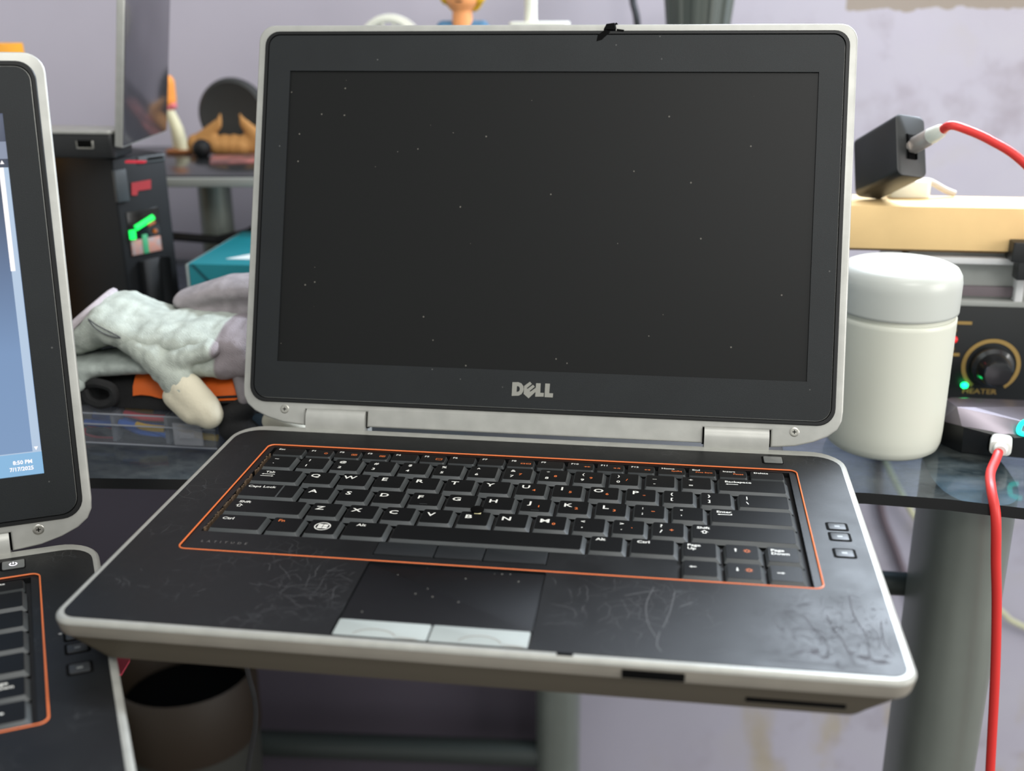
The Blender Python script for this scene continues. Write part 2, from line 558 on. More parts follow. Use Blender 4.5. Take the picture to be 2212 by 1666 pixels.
def leg(x, y, wx, wy, z0, z1, m, rz=0.0):
    q = DB()
    lp = [(math.copysign(abs(math.cos(a)) ** .75, math.cos(a)) * wx, math.copysign(abs(math.sin(a)) ** .75, math.sin(a)) * wy) for a in [2 * PI * i / 32 for i in range(32)]]
    c, s = math.cos(rz), math.sin(rz)
    lp = [(x + p[0] * c - p[1] * s, y + p[0] * s + p[1] * c) for p in lp]
    q.loft([[(p[0], p[1], z) for p in lp] for z in (z0, z1)], 0)
    return q.build('leg', m, desk)
leg(.2645, .292, .0245, .048, -.78, ZT - .0072, M['steel'])
leg(-.024, .645, .0235, .03, -.78, ZT - .0072, M['steel'])
leg(-.62, .24, .0245, .048, -.78, ZT - .0072, M['steel'])
leg(-.66, .60, .0235, .03, -.78, ZT - .0072, M['steel'])
q = DB(); q.tube([(-.08, .325, -.139), (.26, .33, -.139)], .0082, 14); q.build('crossbar', M['steel_dark'], desk)
q = DB(); q.tube([(-.66, .59, -.545), (-.025, .638, -.545)], .0145, 16); q.build('crossbar', M['steel_dark'], desk)
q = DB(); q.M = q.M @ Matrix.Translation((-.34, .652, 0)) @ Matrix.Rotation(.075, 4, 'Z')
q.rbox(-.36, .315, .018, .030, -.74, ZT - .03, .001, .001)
q.build('plum_sheet', mat('plum_panel', (80, 73, 84), 0.7, 0, 0.06, 8), desk)  # dark plum sheet behind the rear crossbar, ending near the rear leg
# raised shelf along the wall
q = DB(); q.M = q.M @ Matrix.Translation((-.3617, .5376, 0)) @ Matrix.Rotation(.096, 4, 'Z')
q.rbox(-.42, .52, 0, .20, .087, .095, .003, .0015)
q.build('raised_shelf', mat('shelf_grey_edge', (132, 134, 130), 0.35, 0, 0.05, 20), desk)
q = DB(); q.M = q.M @ Matrix.Translation((-.3617, .5376, 0)) @ Matrix.Rotation(.096, 4, 'Z')
q.rbox(-.415, .515, .004, .195, .0951, .0965, .003, .0005)
q.build('shelf_glass', mat('shelf_black_glass', (40, 42, 44), 0.2), desk)
for px_, py_ in ((-.340, .60), (.09, .64), (-.70, .57)):
    q = DB(); q.tube([(px_, py_, ZT + .0003), (px_, py_, .087)], .0150, 20); q.build('shelf_post', M['steel'], desk)
q = DB(); q.rbox(-.15, .15, .03, .40, ZT + .0004, -.0222, .006, .001)
q.build('slide_out_tray', M['blackplastic'], desk)  # unseen board added beneath the blank laptop to support its overhang

# ------------------------------------------------------------------ the laptop (millimetres, front edge y=0, palm rest z=0)
MM = 0.001
U = 19.05
X0 = -142.9
ROWS = [87.1, 105.65, 124.2, 142.8, 161.35, 180.2]   # lower edge of each key row
RH = 17.9

def key_mesh(w, h, legends, flat=False, splits=None):
    """w,h outer size in mm, local origin at the lower left corner, z=0 at the well floor"""
    q = MB(MM)
    zt = 3.1
    il, ir, ib, it = (1.7, 2.6, 2.5, .8) if not flat else (.9, 1.5, 1.0, .6)
    L0 = rrect(.6, w - .6, .4, h - .4, .8, 2)
    L1 = rrect(.7, w - .7, .5, h - .5, .8, 2)
    L2 = rrect(il, w - ir, ib, h - it, .9, 2)
    q.loft([[(p[0], p[1], 0) for p in L0], [(p[0], p[1], 1.1) for p in L1]], 0, True, False)
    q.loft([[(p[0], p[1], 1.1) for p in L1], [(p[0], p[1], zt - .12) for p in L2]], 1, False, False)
    L3 = rrect(il + .18, w - ir - .18, ib + .18, h - it - .18, .8, 2)
    # slightly dished top
    q.loft([[(p[0], p[1], zt - .12) for p in L2], [(p[0], p[1], zt) for p in L3]], 0, False, False)
    q.loft([[(p[0], p[1], zt) for p in L3]], 0, False, True)
    for lg in legends:
        kind = lg[0]
        if kind == 't':
            _, s, x, y, cap, mi, al, sx = lg
            q.text(s, x, y, zt + .03, cap, mi, al, sx, 0.022)
        elif kind == 'p':
            _, pts, mi = lg
            q.add([(p[0], p[1], zt + .03) for p in pts], [tuple(range(len(pts)))], mi)
        elif kind == 'frame':
            _, x0, x1, y0, y1, t, mi = lg
            for a in ((x0, x1, y0, y0 + t), (x0, x1, y1 - t, y1), (x0, x0 + t, y0 + t, y1 - t), (x1 - t, x1, y0 + t, y1 - t)):
                q.add([(a[0], a[2], zt + .03), (a[1], a[2], zt + .03), (a[1], a[3], zt + .03), (a[0], a[3], zt + .03)], [(0, 1, 2, 3)], mi)
        elif kind == 'ring':
            _, cx, cy, ro, ri, mi = lg
            n = 28
            vs = [(cx + r * math.cos(2 * PI * i / n), cy + r * math.sin(2 * PI * i / n), zt + .03) for r in (ri, ro) for i in range(n)]
            q.add(vs, [(i, n + i, n + (i + 1) % n, (i + 1) % n) for i in range(n)], mi)
    if splits:                                   # raised lip of the stepped caps-lock key
        q.rbox(splits, splits + .9, ib, h - it, zt - .3, zt + .15, .2, .1, 1, 2)
    return q

def arrow_up(cx, cy, s, mi=2):                   # hollow shift arrow as strokes
    P = [(0, 1), (1, 0), (.5, 0), (.5, -.8), (-.5, -.8), (-.5, 0), (-1, 0)]
    I = [(0, .62), (.45, .2), (.27, .2), (.27, -.57), (-.27, -.57), (-.27, .2), (-.45, .2)]
    out = []
    for i in range(7):
        j = (i + 1) % 7
        out.append(('p', [(cx + P[i][0] * s, cy + P[i][1] * s), (cx + I[i][0] * s, cy + I[i][1] * s), (cx + I[j][0] * s, cy + I[j][1] * s), (cx + P[j][0] * s, cy + P[j][1] * s)], mi))
    return out
def harrow(x0, x1, y, mi=2, left=True, t=.28, h=.75):
    if left:
        return [('p', [(x0, y), (x0 + 1.1, y - h), (x0 + 1.1, y + h)], mi), ('p', [(x0 + 1.1, y - t), (x1, y - t), (x1, y + t), (x0 + 1.1, y + t)], mi)]
    return [('p', [(x1, y), (x1 - 1.1, y + h), (x1 - 1.1, y - h)], mi), ('p', [(x0, y - t), (x1 - 1.1, y - t), (x1 - 1.1, y + t), (x0, y + t)], mi)]
def varrow(x, y0, y1, mi=2, up=True, t=.28, h=.75):
    if up:
        return [('p', [(x, y1), (x - h, y1 - 1.1), (x + h, y1 - 1.1)], mi), ('p', [(x - t, y0), (x + t, y0), (x + t, y1 - 1.1), (x - t, y1 - 1.1)], mi)]
    return [('p', [(x, y0), (x + h, y0 + 1.1), (x - h, y0 + 1.1)], mi), ('p', [(x - t, y0 + 1.1), (x + t, y0 + 1.1), (x + t, y1), (x - t, y1)], mi)]
def T(s, x, y, cap=2.0, mi=2, al='LEFT', sx=1.12):
    return ('t', s, x, y, cap, mi, al, sx)
def sun(cx, cy, mi=3):
    out = [('ring', cx, cy, 1.15, .75, mi)]
    for k in range(8):
        a = k * PI / 4
        c, s = math.cos(a), math.sin(a)
        out.append(('p', [(cx + c * 1.35 - s * .14, cy + s * 1.35 + c * .14), (cx + c * 1.35 + s * .14, cy + s * 1.35 - c * .14), (cx + c * 1.8 + s * .14, cy + s * 1.8 - c * .14), (cx + c * 1.8 - s * .14, cy + s * 1.8 + c * .14)], mi))
    return out

KEYS = []   # x0, y0, w, h, legends, flat, split
def K(x0, y0, w, h, lg, flat=False, split=None):
    KEYS.append((x0, y0, w, h, lg, flat, split))
# function row
fb = [-142.9, -123.6, -107.2, -90.9, -74.5, -58.1, -42.0, -25.3, -8.9, 7.6, 24.2, 40.5, 57.1, 73.5, 90.0, 106.3, 122.7, 142.2]
fl = ['Esc'] + ['F%d' % i for i in range(1, 13)] + ['Home', 'End', 'Insert', 'Delete']
sub = {'Home': 'SysRq', 'End': 'Prnt Scrn', 'Insert': 'Pause'}
for i, s in enumerate(fl):
    w = fb[i + 1] - fb[i]
    lg = [T(s, 2.5, 8.4, 1.75)]
    if s in sub:
        lg.append(T(sub[s], w - 3.0, 5.6, 1.5, 3, 'RIGHT', 1.1))
    if s == 'F1':
        lg += [('ring', 11.6, 5.6, 1.0, .6, 3)]
    if s in ('F2', 'F3'):
        lg += [('frame', 10.0, 13.2, 4.6, 6.6, .35, 3), ('ring', 11.6, 5.8, .8, .4, 3)]
    if s == 'F5':
        lg += [('frame', 9.4, 13.0, 4.4, 6.6, .35, 3)]
    if s == 'F8':
        lg += [('frame', 8.0, 10.4, 4.6, 6.2, .35, 3), ('frame', 11.0, 13.6, 4.6, 6.2, .35, 3)]
    if s == 'F10':
        lg += harrow(9.8, 11.6, 5.4, 3, True) + harrow(11.4, 13.2, 5.4, 3, True)
    if s == 'F11':
        lg += harrow(9.6, 11.4, 5.4, 3, False) + [T('/ll', 11.6, 5.4, 1.5, 3)]
    if s == 'F12':
        lg += harrow(9.8, 11.4, 5.4, 3, False) + harrow(11.4, 13.2, 5.4, 3, False)
    K(fb[i], ROWS[5], w, 10.9, lg, True)
# number row
num = [('~', '`', ''), ('!', '1', ''), ('@', '2', ''), ('#', '3', ''), ('$', '4', ''), ('%', '5', ''), ('^', '6', ''), ('&', '7', '7'), ('*', '8', '8'), ('(', '9', '9'), (')', '0', '/'), ('_', '-', ''), ('+', '=', '')]
for i, (a, b_, o_) in enumerate(num):
    lg = [T(a, 6.0, 13.6, 2.5, 2, 'CENTER'), T(b_, 6.0, 6.6, 2.5, 2, 'CENTER')]
    if o_:
        lg.append(T(o_, 10.4, 9.4, 2.2, 3, 'CENTER'))
    K(X0 + i * U, ROWS[4], U, RH, lg)
K(X0 + 13 * U, ROWS[4], 2 * U, RH, [T('Backspace', 4.6, 13.8, 2.1)] + harrow(5.0, 11.5, 10.6))
# tab row
K(X0, ROWS[3], 1.5 * U, RH, [T('Tab', 6.0, 14.2, 2.2), ] + harrow(4.6, 12.0, 11.3) + harrow(4.6, 12.0, 9.0, 2, False))
for i, (a, o_) in enumerate(zip('QWERTYUIOP', ['', '', '', '', '', '', '4', '5', '6', '*'])):
    lg = [T(a, 6.0, 12.6, 3.7, 2, 'CENTER', 1.25)]
    if o_:
        lg.append(T(o_, 10.6, 9.0, 2.2, 3, 'CENTER'))
    K(X0 + (1.5 + i) * U, ROWS[3], U, RH, lg)
K(X0 + 11.5 * U, ROWS[3], U, RH, [T('{', 5.6, 13.2, 2.6, 2, 'CENTER'), T('[', 5.6, 7.2, 2.6, 2, 'CENTER')])
K(X0 + 12.5 * U, ROWS[3], U, RH, [T('}', 5.6, 13.2, 2.6, 2, 'CENTER'), T(']', 5.6, 7.2, 2.6, 2, 'CENTER')])
K(X0 + 13.5 * U, ROWS[3], 1.5 * U, RH, [T('|', 5.6, 13.4, 2.6, 2, 'CENTER'), T('\\', 5.6, 7.2, 2.6, 2, 'CENTER')])
# caps row
K(X0, ROWS[2], 1.75 * U, RH, [T('Caps Lock', 3.2, 14.0, 2.2)], False, 21.5)
for i, (a, o_) in enumerate(zip('ASDFGHJKL', ['', '', '', '', '', '', '1', '2', '3'])):
    lg = [T(a, 6.0, 12.0, 3.7, 2, 'CENTER', 1.25)]
    if o_:
        lg.append(T(o_, 10.6, 8.8, 2.2, 3, 'CENTER'))
    if a in 'FJ':
        lg.append(('p', [(7.2, 4.0), (11.2, 4.0), (11.2, 4.4), (7.2, 4.4)], 1))
    K(X0 + (1.75 + i) * U, ROWS[2], U, RH, lg)
K(X0 + 10.75 * U, ROWS[2], U, RH, [T(':', 5.6, 13.4, 2.4, 2, 'CENTER'), T(';', 5.6, 7.4, 2.4, 2, 'CENTER'), T('-', 10.8, 10.6, 2.6, 3, 'CENTER', 1.6)])
K(X0 + 11.75 * U, ROWS[2], U, RH, [T('"', 5.8, 12.6, 2.4, 2, 'CENTER'), T("'", 5.8, 6.6, 2.4, 2, 'CENTER')])
K(X0 + 12.75 * U, ROWS[2], 2.25 * U, RH, [T('Enter', 4.0, 14.0, 2.1)] + harrow(4.4, 11.6, 11.0) + [('p', [(11.0, 11.0), (11.6, 11.0), (11.6, 12.2), (11.0, 12.2)], 2)])
# shift row
K(X0, ROWS[1], 2.25 * U, RH, [T('Shift', 5.4, 13.8, 2.2)] + arrow_up(7.0, 9.4, 1.9))
for i, (a, o_) in enumerate(zip('ZXCVBNM', ['', '', '', '', '', '', '0'])):
    lg = [T(a, 6.0, 11.6, 3.7, 2, 'CENTER', 1.25)]
    if o_:
        lg.append(T(o_, 10.6, 8.8, 2.2, 3, 'CENTER'))
    K(X0 + (2.25 + i) * U, ROWS[1], U, RH, lg)
K(X0 + 9.25 * U, ROWS[1], U, RH, [T('<', 5.6, 13.2, 2.4, 2, 'CENTER'), T(',', 5.6, 8.0, 2.6, 2, 'CENTER')])
K(X0 + 10.25 * U, ROWS[1], U, RH, [T('>', 5.6, 13.2, 2.4, 2, 'CENTER'), T('.', 5.6, 8.0, 2.6, 2, 'CENTER'), T('.', 10.6, 10.4, 2.6, 3, 'CENTER')])
K(X0 + 11.25 * U, ROWS[1], U, RH, [T('?', 5.6, 13.4, 2.8, 2, 'CENTER'), T('/', 5.6, 7.6, 2.8, 2, 'CENTER'), T('+', 10.6, 9.4, 2.4, 3, 'CENTER')])
K(X0 + 12.25 * U, ROWS[1], 2.75 * U, RH, [T('Shift', 3.6, 13.8, 2.2)] + arrow_up(7.2, 9.4, 1.9))
# bottom row
K(-142.9, ROWS[0], 28.4, RH, [T('Ctrl', 4.0, 13.2, 2.3)])
K(-114.5, ROWS[0], 19.2, RH, [T('Fn', 4.2, 14.0, 2.3, 3)])
wx, wy = 8.6, 10.4
flag = [('ring', wx, wy, 4.1, 3.5, 2)]
for dx, dy in ((-1, 0), (1, 0), (-1, -1), (1, -1)):
    xa, xb = (wx + .15, wx + 2.5) if dx > 0 else (wx - 2.5, wx - .15)
    ya, yb = (wy + .15, wy + 2.2) if dy == 0 else (wy - 2.1, wy - .15)
    flag.append(('p', [(xa + .0, ya), (xb, ya), (xb + .2, yb), (xa + .2, yb)], 2))
K(-95.3, ROWS[0], 18.7, RH, flag)
K(-76.6, ROWS[0], 24.0, RH, [T('Alt', 6.2, 14.2, 2.3)])
K(-52.6, ROWS[0], 95.3, RH, [])
K(42.7, ROWS[0], 19.2, RH, [T('Alt', 3.8, 14.2, 2.3)])
K(61.9, ROWS[0], 24.0, RH, [T('Ctrl', 4.0, 14.0, 2.3)])
K(86.0, ROWS[0], 19.3, RH - .6, [T('Page', 3.4, 13.8, 2.1), T('Up', 3.4, 10.6, 2.1)])
K(105.4, ROWS[0] + .6, 19.1, RH - 1.2, varrow(6.2, 9.2, 12.4) + sun(11.4, 10.4), False)
K(124.5, ROWS[0], 18.2, RH - .6, [T('Page', 3.2, 13.4, 2.1), T('Down', 3.2, 10.2, 2.1)])
K(86.0, 69.4, 19.3, 17.2, harrow(4.2, 7.4, 10.6))
K(105.4, 69.4, 19.1, 17.2, varrow(6.2, 9.0, 12.2, 2, False) + sun(11.4, 10.4))
K(124.5, 69.4, 18.2, 17.2, harrow(4.6, 8.0, 9.6, 2, False))

LID_LO = (0, 236.126, 36.780)
LID_A = 0.35657
def make_laptop():
    root = thing('laptop', '', 'laptop')
    k = MM
    outl = lambda i, z: [(p[0], p[1], z) for p in rrect(-176 + i, 176 - i, 0 + i, 223 - i * .6, [max(10 - i, 1)] * 2 + [max(19 - i, 1)] * 2, 7)]
    inner = lambda i, z: [(p[0], p[1], z) for p in rrect(-176 + i, 176 - i, i, 215.5 - (i - 3.2), [7, 7, 14, 14], 7)]
    q = MB(k)
    q.loft([inner(3.4, -3.6), inner(3.4, .05)], 0, True, False)
    q.loft([inner(3.4, .05), outl(1.6, .1)], 0, False, False)
    q.loft([outl(1.6, .1), outl(.6, -.3), outl(.1, -1.0), outl(0, -1.9)], 0, False, False)
    q.loft([outl(0, -1.9), outl(.5, -4.5), outl(1.2, -7.2), outl(1.9, -8.4)], 1, False, False)
    # front latch slot and card slot are dark insets just proud of the rim
    body = q.build('base_frame', [M['silver_worn'], M['side']], root)
    # fix the shared floor: reversed cap is inside the cavity
    q = MB(k)
    o2 = lambda ix, iy, z: [(p[0], p[1], z) for p in rrect(-176 + ix, 176 - ix, iy, 223 - iy * .6, [max(10 - iy * .3, 1)] * 2 + [max(19 - iy, 1)] * 2, 7)]
    q.loft([o2(1.9, 1.9, -8.3), o2(2.4, 2.2, -9.0), o2(8, 2.6, -12.5), o2(15, 3.4, -17.0), o2(17, 4.0, -18.8), o2(22, 9, -20)], 0, True, True)
    q.build('bottom_cover', M['bottom'], root)
    q = MB(k); q.rbox(63.8, 88.2, .0, 2.0, -7.0, -3.2, .2, .05); q.build('latch_slot', M['black'], root)
    q = MB(k); q.rbox(112, 150, 2.6, 8.5, -15.3, -13.2, .2, .05); q.build('card_slot', M['black'], root)
    q = MB(k); q.rbox(38.0, 44.5, 1.4, 3.5, -.2, .22, .2, .05); q.build('rim_notch', M['black'], root)
    # palm rest deck with openings for keyboard and touchpad
    outer = [p[:2] for p in inner(3.45, 0)]
    hole_k = rrect(-148.6, 148.6, 66.6, 194.9, 4.0, 5)
    hole_p = rrect(-55.0, 26.8, 4.4, 66.0, .8, 2)
    q = MB(k)
    q.fill(outer, [hole_k, hole_p], .25, 0)
    q.walls(outer, -.4, .25)
    q.walls(hole_k, -1.2, .25, 0, True)
    q.walls(hole_p, -1.6, .25, 0, True)
    q.build('palm_rest', M['palm'], root)
    # orange outline
    q = MB(k)
    q.ring([(p[0], p[1], .12) for p in rrect(-148.2, 148.2, 67.0, 194.5, 4.0, 6)], .42, 8)
    q.build('orange_outline', M['orange_line'], root)
    # keyboard
    kb = MB(k)
    well = [(-144.4, 86.4), (84.9, 86.4), (84.9, 68.9), (144.2, 68.9), (144.2, 191.9), (-144.4, 191.9)]
    kb.add([(-147, 68, -3.2), (147, 68, -3.2), (147, 194, -3.2), (-147, 194, -3.2)], [(0, 1, 2, 3)], 0)
    kbo = kb.build('keyboard', M['well'], root)
    kf = MB(k)
    frame = rrect(-147.7, 147.7, 67.5, 194.0, 3.6, 5)
    bar = [(-55.4, 73.6), (25.9, 73.6), (25.9, 86.2), (-55.4, 86.2)]
    kf.fill(frame, [well, bar], -.35, 0)
    kf.walls(well, -3.2, -.35, 0, True)
    kf.walls(bar, -2.2, -.35, 0, True)
    kf.build('keyboard_frame', M['palm'], kbo)
    cache = {}
    for (x0, y0, w, h, lg, flat, sp) in KEYS:
        q = key_mesh(w, h, lg, flat, sp)
        zb = -2.9 if not flat else -3.05
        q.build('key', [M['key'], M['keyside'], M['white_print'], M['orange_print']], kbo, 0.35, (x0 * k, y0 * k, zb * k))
    q = MB(k)
    q.text('L  A  T  I  T  U  D  E', -140, 76.3, -.30, 1.9, 0, 'LEFT', 1.0, -0.004)
    q.build('worn_lettering', M['faint'], kbo)
    # pointing-stick buttons
    for a, b_ in ((-55.0, -26.9), (-26.4, -3.9), (-3.4, 25.5)):
        q = MB(k); q.rbox(a, b_, 73.9, 86.0, -2.0, .15, .6, .3)
        q.build('pointing_stick_button', M['bezel'], kbo)
    q = MB(k)
    q.lathe([(2.6, -2.8), (2.4, .2), (3.3, .5), (3.5, 1.2), (2.9, 1.7), (1.5, 1.9)], 20, (-14.6, 123.9, 0))
    q.build('pointing_stick', M['black'], kbo)
    q = MB(k); q.rbox(-15.6, -12.2, 120.2, 121.8, .25, .42, .2, .05)
    q.build('pale_crumb', mat('pale_crumb', (210, 204, 160), .8), kbo)
    # dirt along the left side of the keys
    rnd = random.Random(4)
    q = MB(k)
    for i in range(130):
        y = rnd.uniform(88, 182); x = -144.1 + rnd.uniform(-.1, .8); s = rnd.uniform(.25, .7)
        q.box(x - s * .5, x + s * .5, y - s, y + s, -3.1, -.9 + rnd.uniform(0, .8))
    o = q.build('crumbs', M['crumb'], kbo); o['kind'] = 'stuff'
    # touchpad
    q = MB(k); q.rbox(-54.6, 26.4, 17.6, 65.7, -1.5, -.45, .6, .15); q.build('touchpad', M['pad'], root)
    for a, b_ in ((-54.2, -15.2), (-14.4, 26.0)):
        q = MB(k); q.rbox(a, b_, 4.7, 17.0, -1.5, .12, .8, .35); q.build('touchpad_button', M['padbtn'], root)
    # power button and media buttons
    q = MB(k); q.rbox(130.6, 142.2, 201.9, 211.6, .2, .32, 1.0, .05); q.build('power_button_recess', M['black'], root)
    q = MB(k); q.rbox(131.7, 141.8, 202.4, 210.6, .25, 1.0, .8, .3); q.build('power_button', M['btn'], root)
    for a, b_ in ((124.9, 132.2), (114.0, 121.8), (97.3, 105.4)):
        q = MB(k); q.rbox(155.9, 166.5, a - .7, b_ + .7, .2, .36, 1.4, .05); q.build('media_button_recess', M['black'], root)
        q = MB(k); q.rbox(157.1, 165.2, a + .5, b_ - .5, .25, .6, .9, .15)
        c = (a + b_) / 2
        q.add([(160.0, c - .8, .62), (162.4, c - .8, .62), (162.4, c + .8, .62), (160.0, c + .8, .62)], [(0, 1, 2, 3)], 1)
        q.build('media_button', [M['darkbtn'], M['btn']], root)
    # hinge covers
    for s in (-1, 1):
        q = MB(k)
        xa, xb = (99.4, 135.6) if s > 0 else (-135.6, -99.4)
        prof = []
        for yy, zz in ((221.0, -.3), (221.6, 3.2), (222.4, 6.2), (223.6, 8.6), (225.6, 10.2), (228.2, 10.9), (231, 10.6), (234, 9.0), (237, 5.0), (238, 0), (237, -12), (221, -8)):
            prof.append((yy, zz))
        q.loft([[(x, y, z) for y, z in prof] for x in ((xa, xa + .5, xb - .5, xb))], 0)
        q.build('hinge_cover', M['silver'], root)
    # lid
    lid_pts = [(-140, -37.6), (-136.6, -37.8), (-136.6, -28.2), (-98.4, -28.2), (-98.4, -37.2), (98.4, -37.2), (98.4, -28.2), (136.6, -28.2), (136.6, -37.8), (140, -37.6),
               (150, -36.6), (160, -33.9), (168, -30.4), (173, -26.3), (175.3, -21.5), (175.8, -16), (175.8, 193.5)]
    for i in range(1, 7):
        a = PI / 2 * i / 6
        lid_pts.append((175.8 - 9.5 + 9.5 * math.cos(a), 193.5 + 9.5 * math.sin(a)))
    lid_pts += [(-p[0], p[1]) for p in reversed(lid_pts[10:])]
    bm = bmesh.new()
    f = bm.faces.new([bm.verts.new((p[0] * k, p[1] * k, -7.4 * k)) for p in lid_pts])
    if f.normal.z > 0:
        f.normal_flip()
    r = bmesh.ops.extrude_face_region(bm, geom=[f])
    bmesh.ops.translate(bm, verts=[v for v in r['geom'] if isinstance(v, bmesh.types.BMVert)], vec=(0, 0, 7.4 * k))
    bmesh.ops.recalc_face_normals(bm, faces=bm.faces)
    es = [e for e in bm.edges if abs(e.verts[0].co.z - e.verts[1].co.z) < 1e-6]
    bmesh.ops.bevel(bm, geom=es, offset=1.1 * k, segments=3, profile=.5, affect='EDGES', clamp_overlap=True)
    me = bpy.data.meshes.new('lid'); bm.to_mesh(me); bm.free()
    me.materials.append(M['silver'])
    me.polygons.foreach_set('use_smooth', [True] * len(me.polygons)); me.set_sharp_from_angle(angle=.7)
    lid = bpy.data.objects.new('lid', me); COL.objects.link(lid); lid.parent = root
    lid.location = tuple(v * k for v in LID_LO); lid.rotation_euler = (PI / 2 - LID_A, 0, 0)
    for s in (-1, 1):
        q = MB(k); q.rbox(117.5 * s - 19.3, 117.5 * s + 19.3, -38.0, -27.6, -6.6, -3.0, .4, .1); q.build('dark_gap_backing', M['black'], lid)  # black block added behind the notch to paint the hinge gap's shade
    bo = rrect(-171.4, 171.4, -24.6, 198.9, [10, 10, 8.5, 8.5], 7)
    bi = rrect(-168.6, 168.6, -21.9, 196.3, [8, 8, 6.5, 6.5], 7)
    op = [(-155, 0), (155, 0), (155, 175), (-155, 175)]
    q = MB(k)
    q.fill(bi, [op], 1.2, 0)
    q.walls(bi, -.5, 1.2)
    q.walls(op, .05, 1.2, 0, True)
    q.build('bezel', M['bezel'], lid)
    q = MB(k)
    ri = [[(p[0], p[1], z) for p in lp] for lp, z in ((bo, -.4), (bo, .75), (rrect(-170.9, 170.9, -24.1, 198.4, [9.6, 9.6, 8, 8], 7), 1.25), (rrect(-169.3, 169.3, -22.6, 197, [8.6, 8.6, 7, 7], 7), 1.25), (rrect(-168.9, 168.9, -22.2, 196.6, [8.3, 8.3, 6.7, 6.7], 7), .3))]
    q.loft(ri, 0, False, False)
    q.build('gasket', M['gasket'], lid)
    q = MB(k); q.add([(-156, -1, .1), (156, -1, .1), (156, 176, .1), (-156, 176, .1)], [(0, 1, 2, 3)], 0)
    q.build('screen', M['screen_off'], lid)
    # maker's badge
    q = MB(k)
    def B(pts, hole=None):
        cv = lambda p: ((p[0] - 1080) / 45.0, -(p[1] - 510 - (p[0] - 1080) * .035) / 40.0 - 10.9)
        P = [cv(p) for p in pts][::-1]
        if hole:
            q.fill(P, [[cv(p) for p in hole]], 1.5, 0)
        else:
            q.fill(P, [], 1.5, 0)
        q.walls(P, 1.1, 1.5)
    Do = [(540, 335), (700, 335), (780, 365), (830, 425), (845, 500), (830, 560), (790, 615), (720, 650), (535, 655)]
    Di = [(665, 430), (700, 430), (730, 450), (745, 495), (730, 540), (700, 560), (660, 560)]
    B(Do, Di)
    B([(850, 425), (1000, 325), (1055, 375), (925, 475), (945, 492), (1085, 395), (1135, 440), (1005, 540), (1025, 556), (1160, 465), (1160, 560), (985, 712), (850, 610)])
    B([(1165, 360), (1285, 360), (1285, 580), (1380, 585), (1375, 672), (1155, 672)])
    B([(1405, 365), (1530, 370), (1520, 590), (1622, 595), (1618, 690), (1402, 682)])
    q.build('maker_badge', M['logo'], lid)
    for s in (-1, 1):
        q = MB(k)
        q.lathe([(2.7, -.6), (2.7, .15), (2.3, .35), (1.6, .3)], 20, (149.4 * s, -28.6, 0))
        q.add([(149.4 * s - 1.1, -28.6 - .25, .36), (149.4 * s + 1.1, -28.6 - .25, .36), (149.4 * s + 1.1, -28.6 + .25, .36), (149.4 * s - 1.1, -28.6 + .25, .36)], [(0, 1, 2, 3)], 1)
        q.add([(149.4 * s - .25, -28.6 - 1.1, .365), (149.4 * s + .25, -28.6 - 1.1, .365), (149.4 * s + .25, -28.6 + 1.1, .365), (149.4 * s - .25, -28.6 + 1.1, .365)], [(0, 1, 2, 3)], 1)
        q.build('screw', [M['screw'], M['black']], lid)
    return root

def ribbons(q, rnd, n, region, length, width, wander, heading, z=.29):
    for i in range(n):
        x = rnd.gauss(*region[0]); y = rnd.gauss(*region[1])
        if not (-170 < x < 171 and 5 < y < 64) or (-57 < x < 29):
            continue
        a = rnd.gauss(*heading)
        L = length * rnd.uniform(.3, 1.3)
        st = 7
        w = width * rnd.uniform(.5, 1.2)
        pts = [(x, y)]
        for s in range(st):
            a += rnd.gauss(0, wander)
            x += math.cos(a) * L / st; y += math.sin(a) * L / st
            if not (-171 < x < 172 and 4.5 < y < 64.5) or (-57 < x < 29):
                break
            pts.append((x, y))
        strip(q, pts, w, z)
def strip(q, pts, w, z=.29):
    if len(pts) < 2:
        return
    vs, fs = [], []
    for i, p in enumerate(pts):
        t = Vector(pts[min(i + 1, len(pts) - 1)]) - Vector(pts[max(i - 1, 0)])
        t = t.normalized() if t.length > 0 else Vector((1, 0))
        ww = w * (.35 if i in (0, len(pts) - 1) else 1) / 2
        vs += [(p[0] - t.y * ww, p[1] + t.x * ww, z), (p[0] + t.y * ww, p[1] - t.x * ww, z)]
    for i in range(len(pts) - 1):
        fs.append((2 * i, 2 * i + 1, 2 * i + 3, 2 * i + 2))
    q.add(vs, fs, 0)

lap = make_laptop()
lap2 = copy_tree(lap)            # twin, posed further down
tag(lap, 'open silver and black laptop with dark blank screen and scratched palm rest', 'laptop')
rnd = random.Random(11)
q = MB(MM)
ribbons(q, rnd, 60, ((-75, 13), (42, 13)), 14, .11, .35, (.5, .5))
ribbons(q, rnd, 25, ((-110, 30), (40, 18)), 8, .10, .5, (.4, .8))
ribbons(q, rnd, 70, ((60, 22), (38, 15)), 16, .12, .35, (1.1, .6))
for pts, w in (([(75, 60), (72, 45), (73, 30), (77, 18)], .3), ([(84, 58), (82, 40), (79, 26)], .3), ([(78, 24), (77, 14), (79, 9)], .35), ([(62, 50), (70, 54), (78, 57)], .3), ([(86, 44), (92, 49)], .4)):
    strip(q, [p[:2] for p in spline([(a, b_, 0) for a, b_ in pts], 5)], w)
q.build('scratches', M['wear'], lap)['kind'] = 'stuff'
q = MB(MM)
ribbons(q, rnd, 150, ((143, 15), (30, 13)), 8, .26, .75, (.8, 1.2))
ribbons(q, rnd, 60, ((150, 12), (52, 9)), 5, .2, .6, (.3, 1.0))
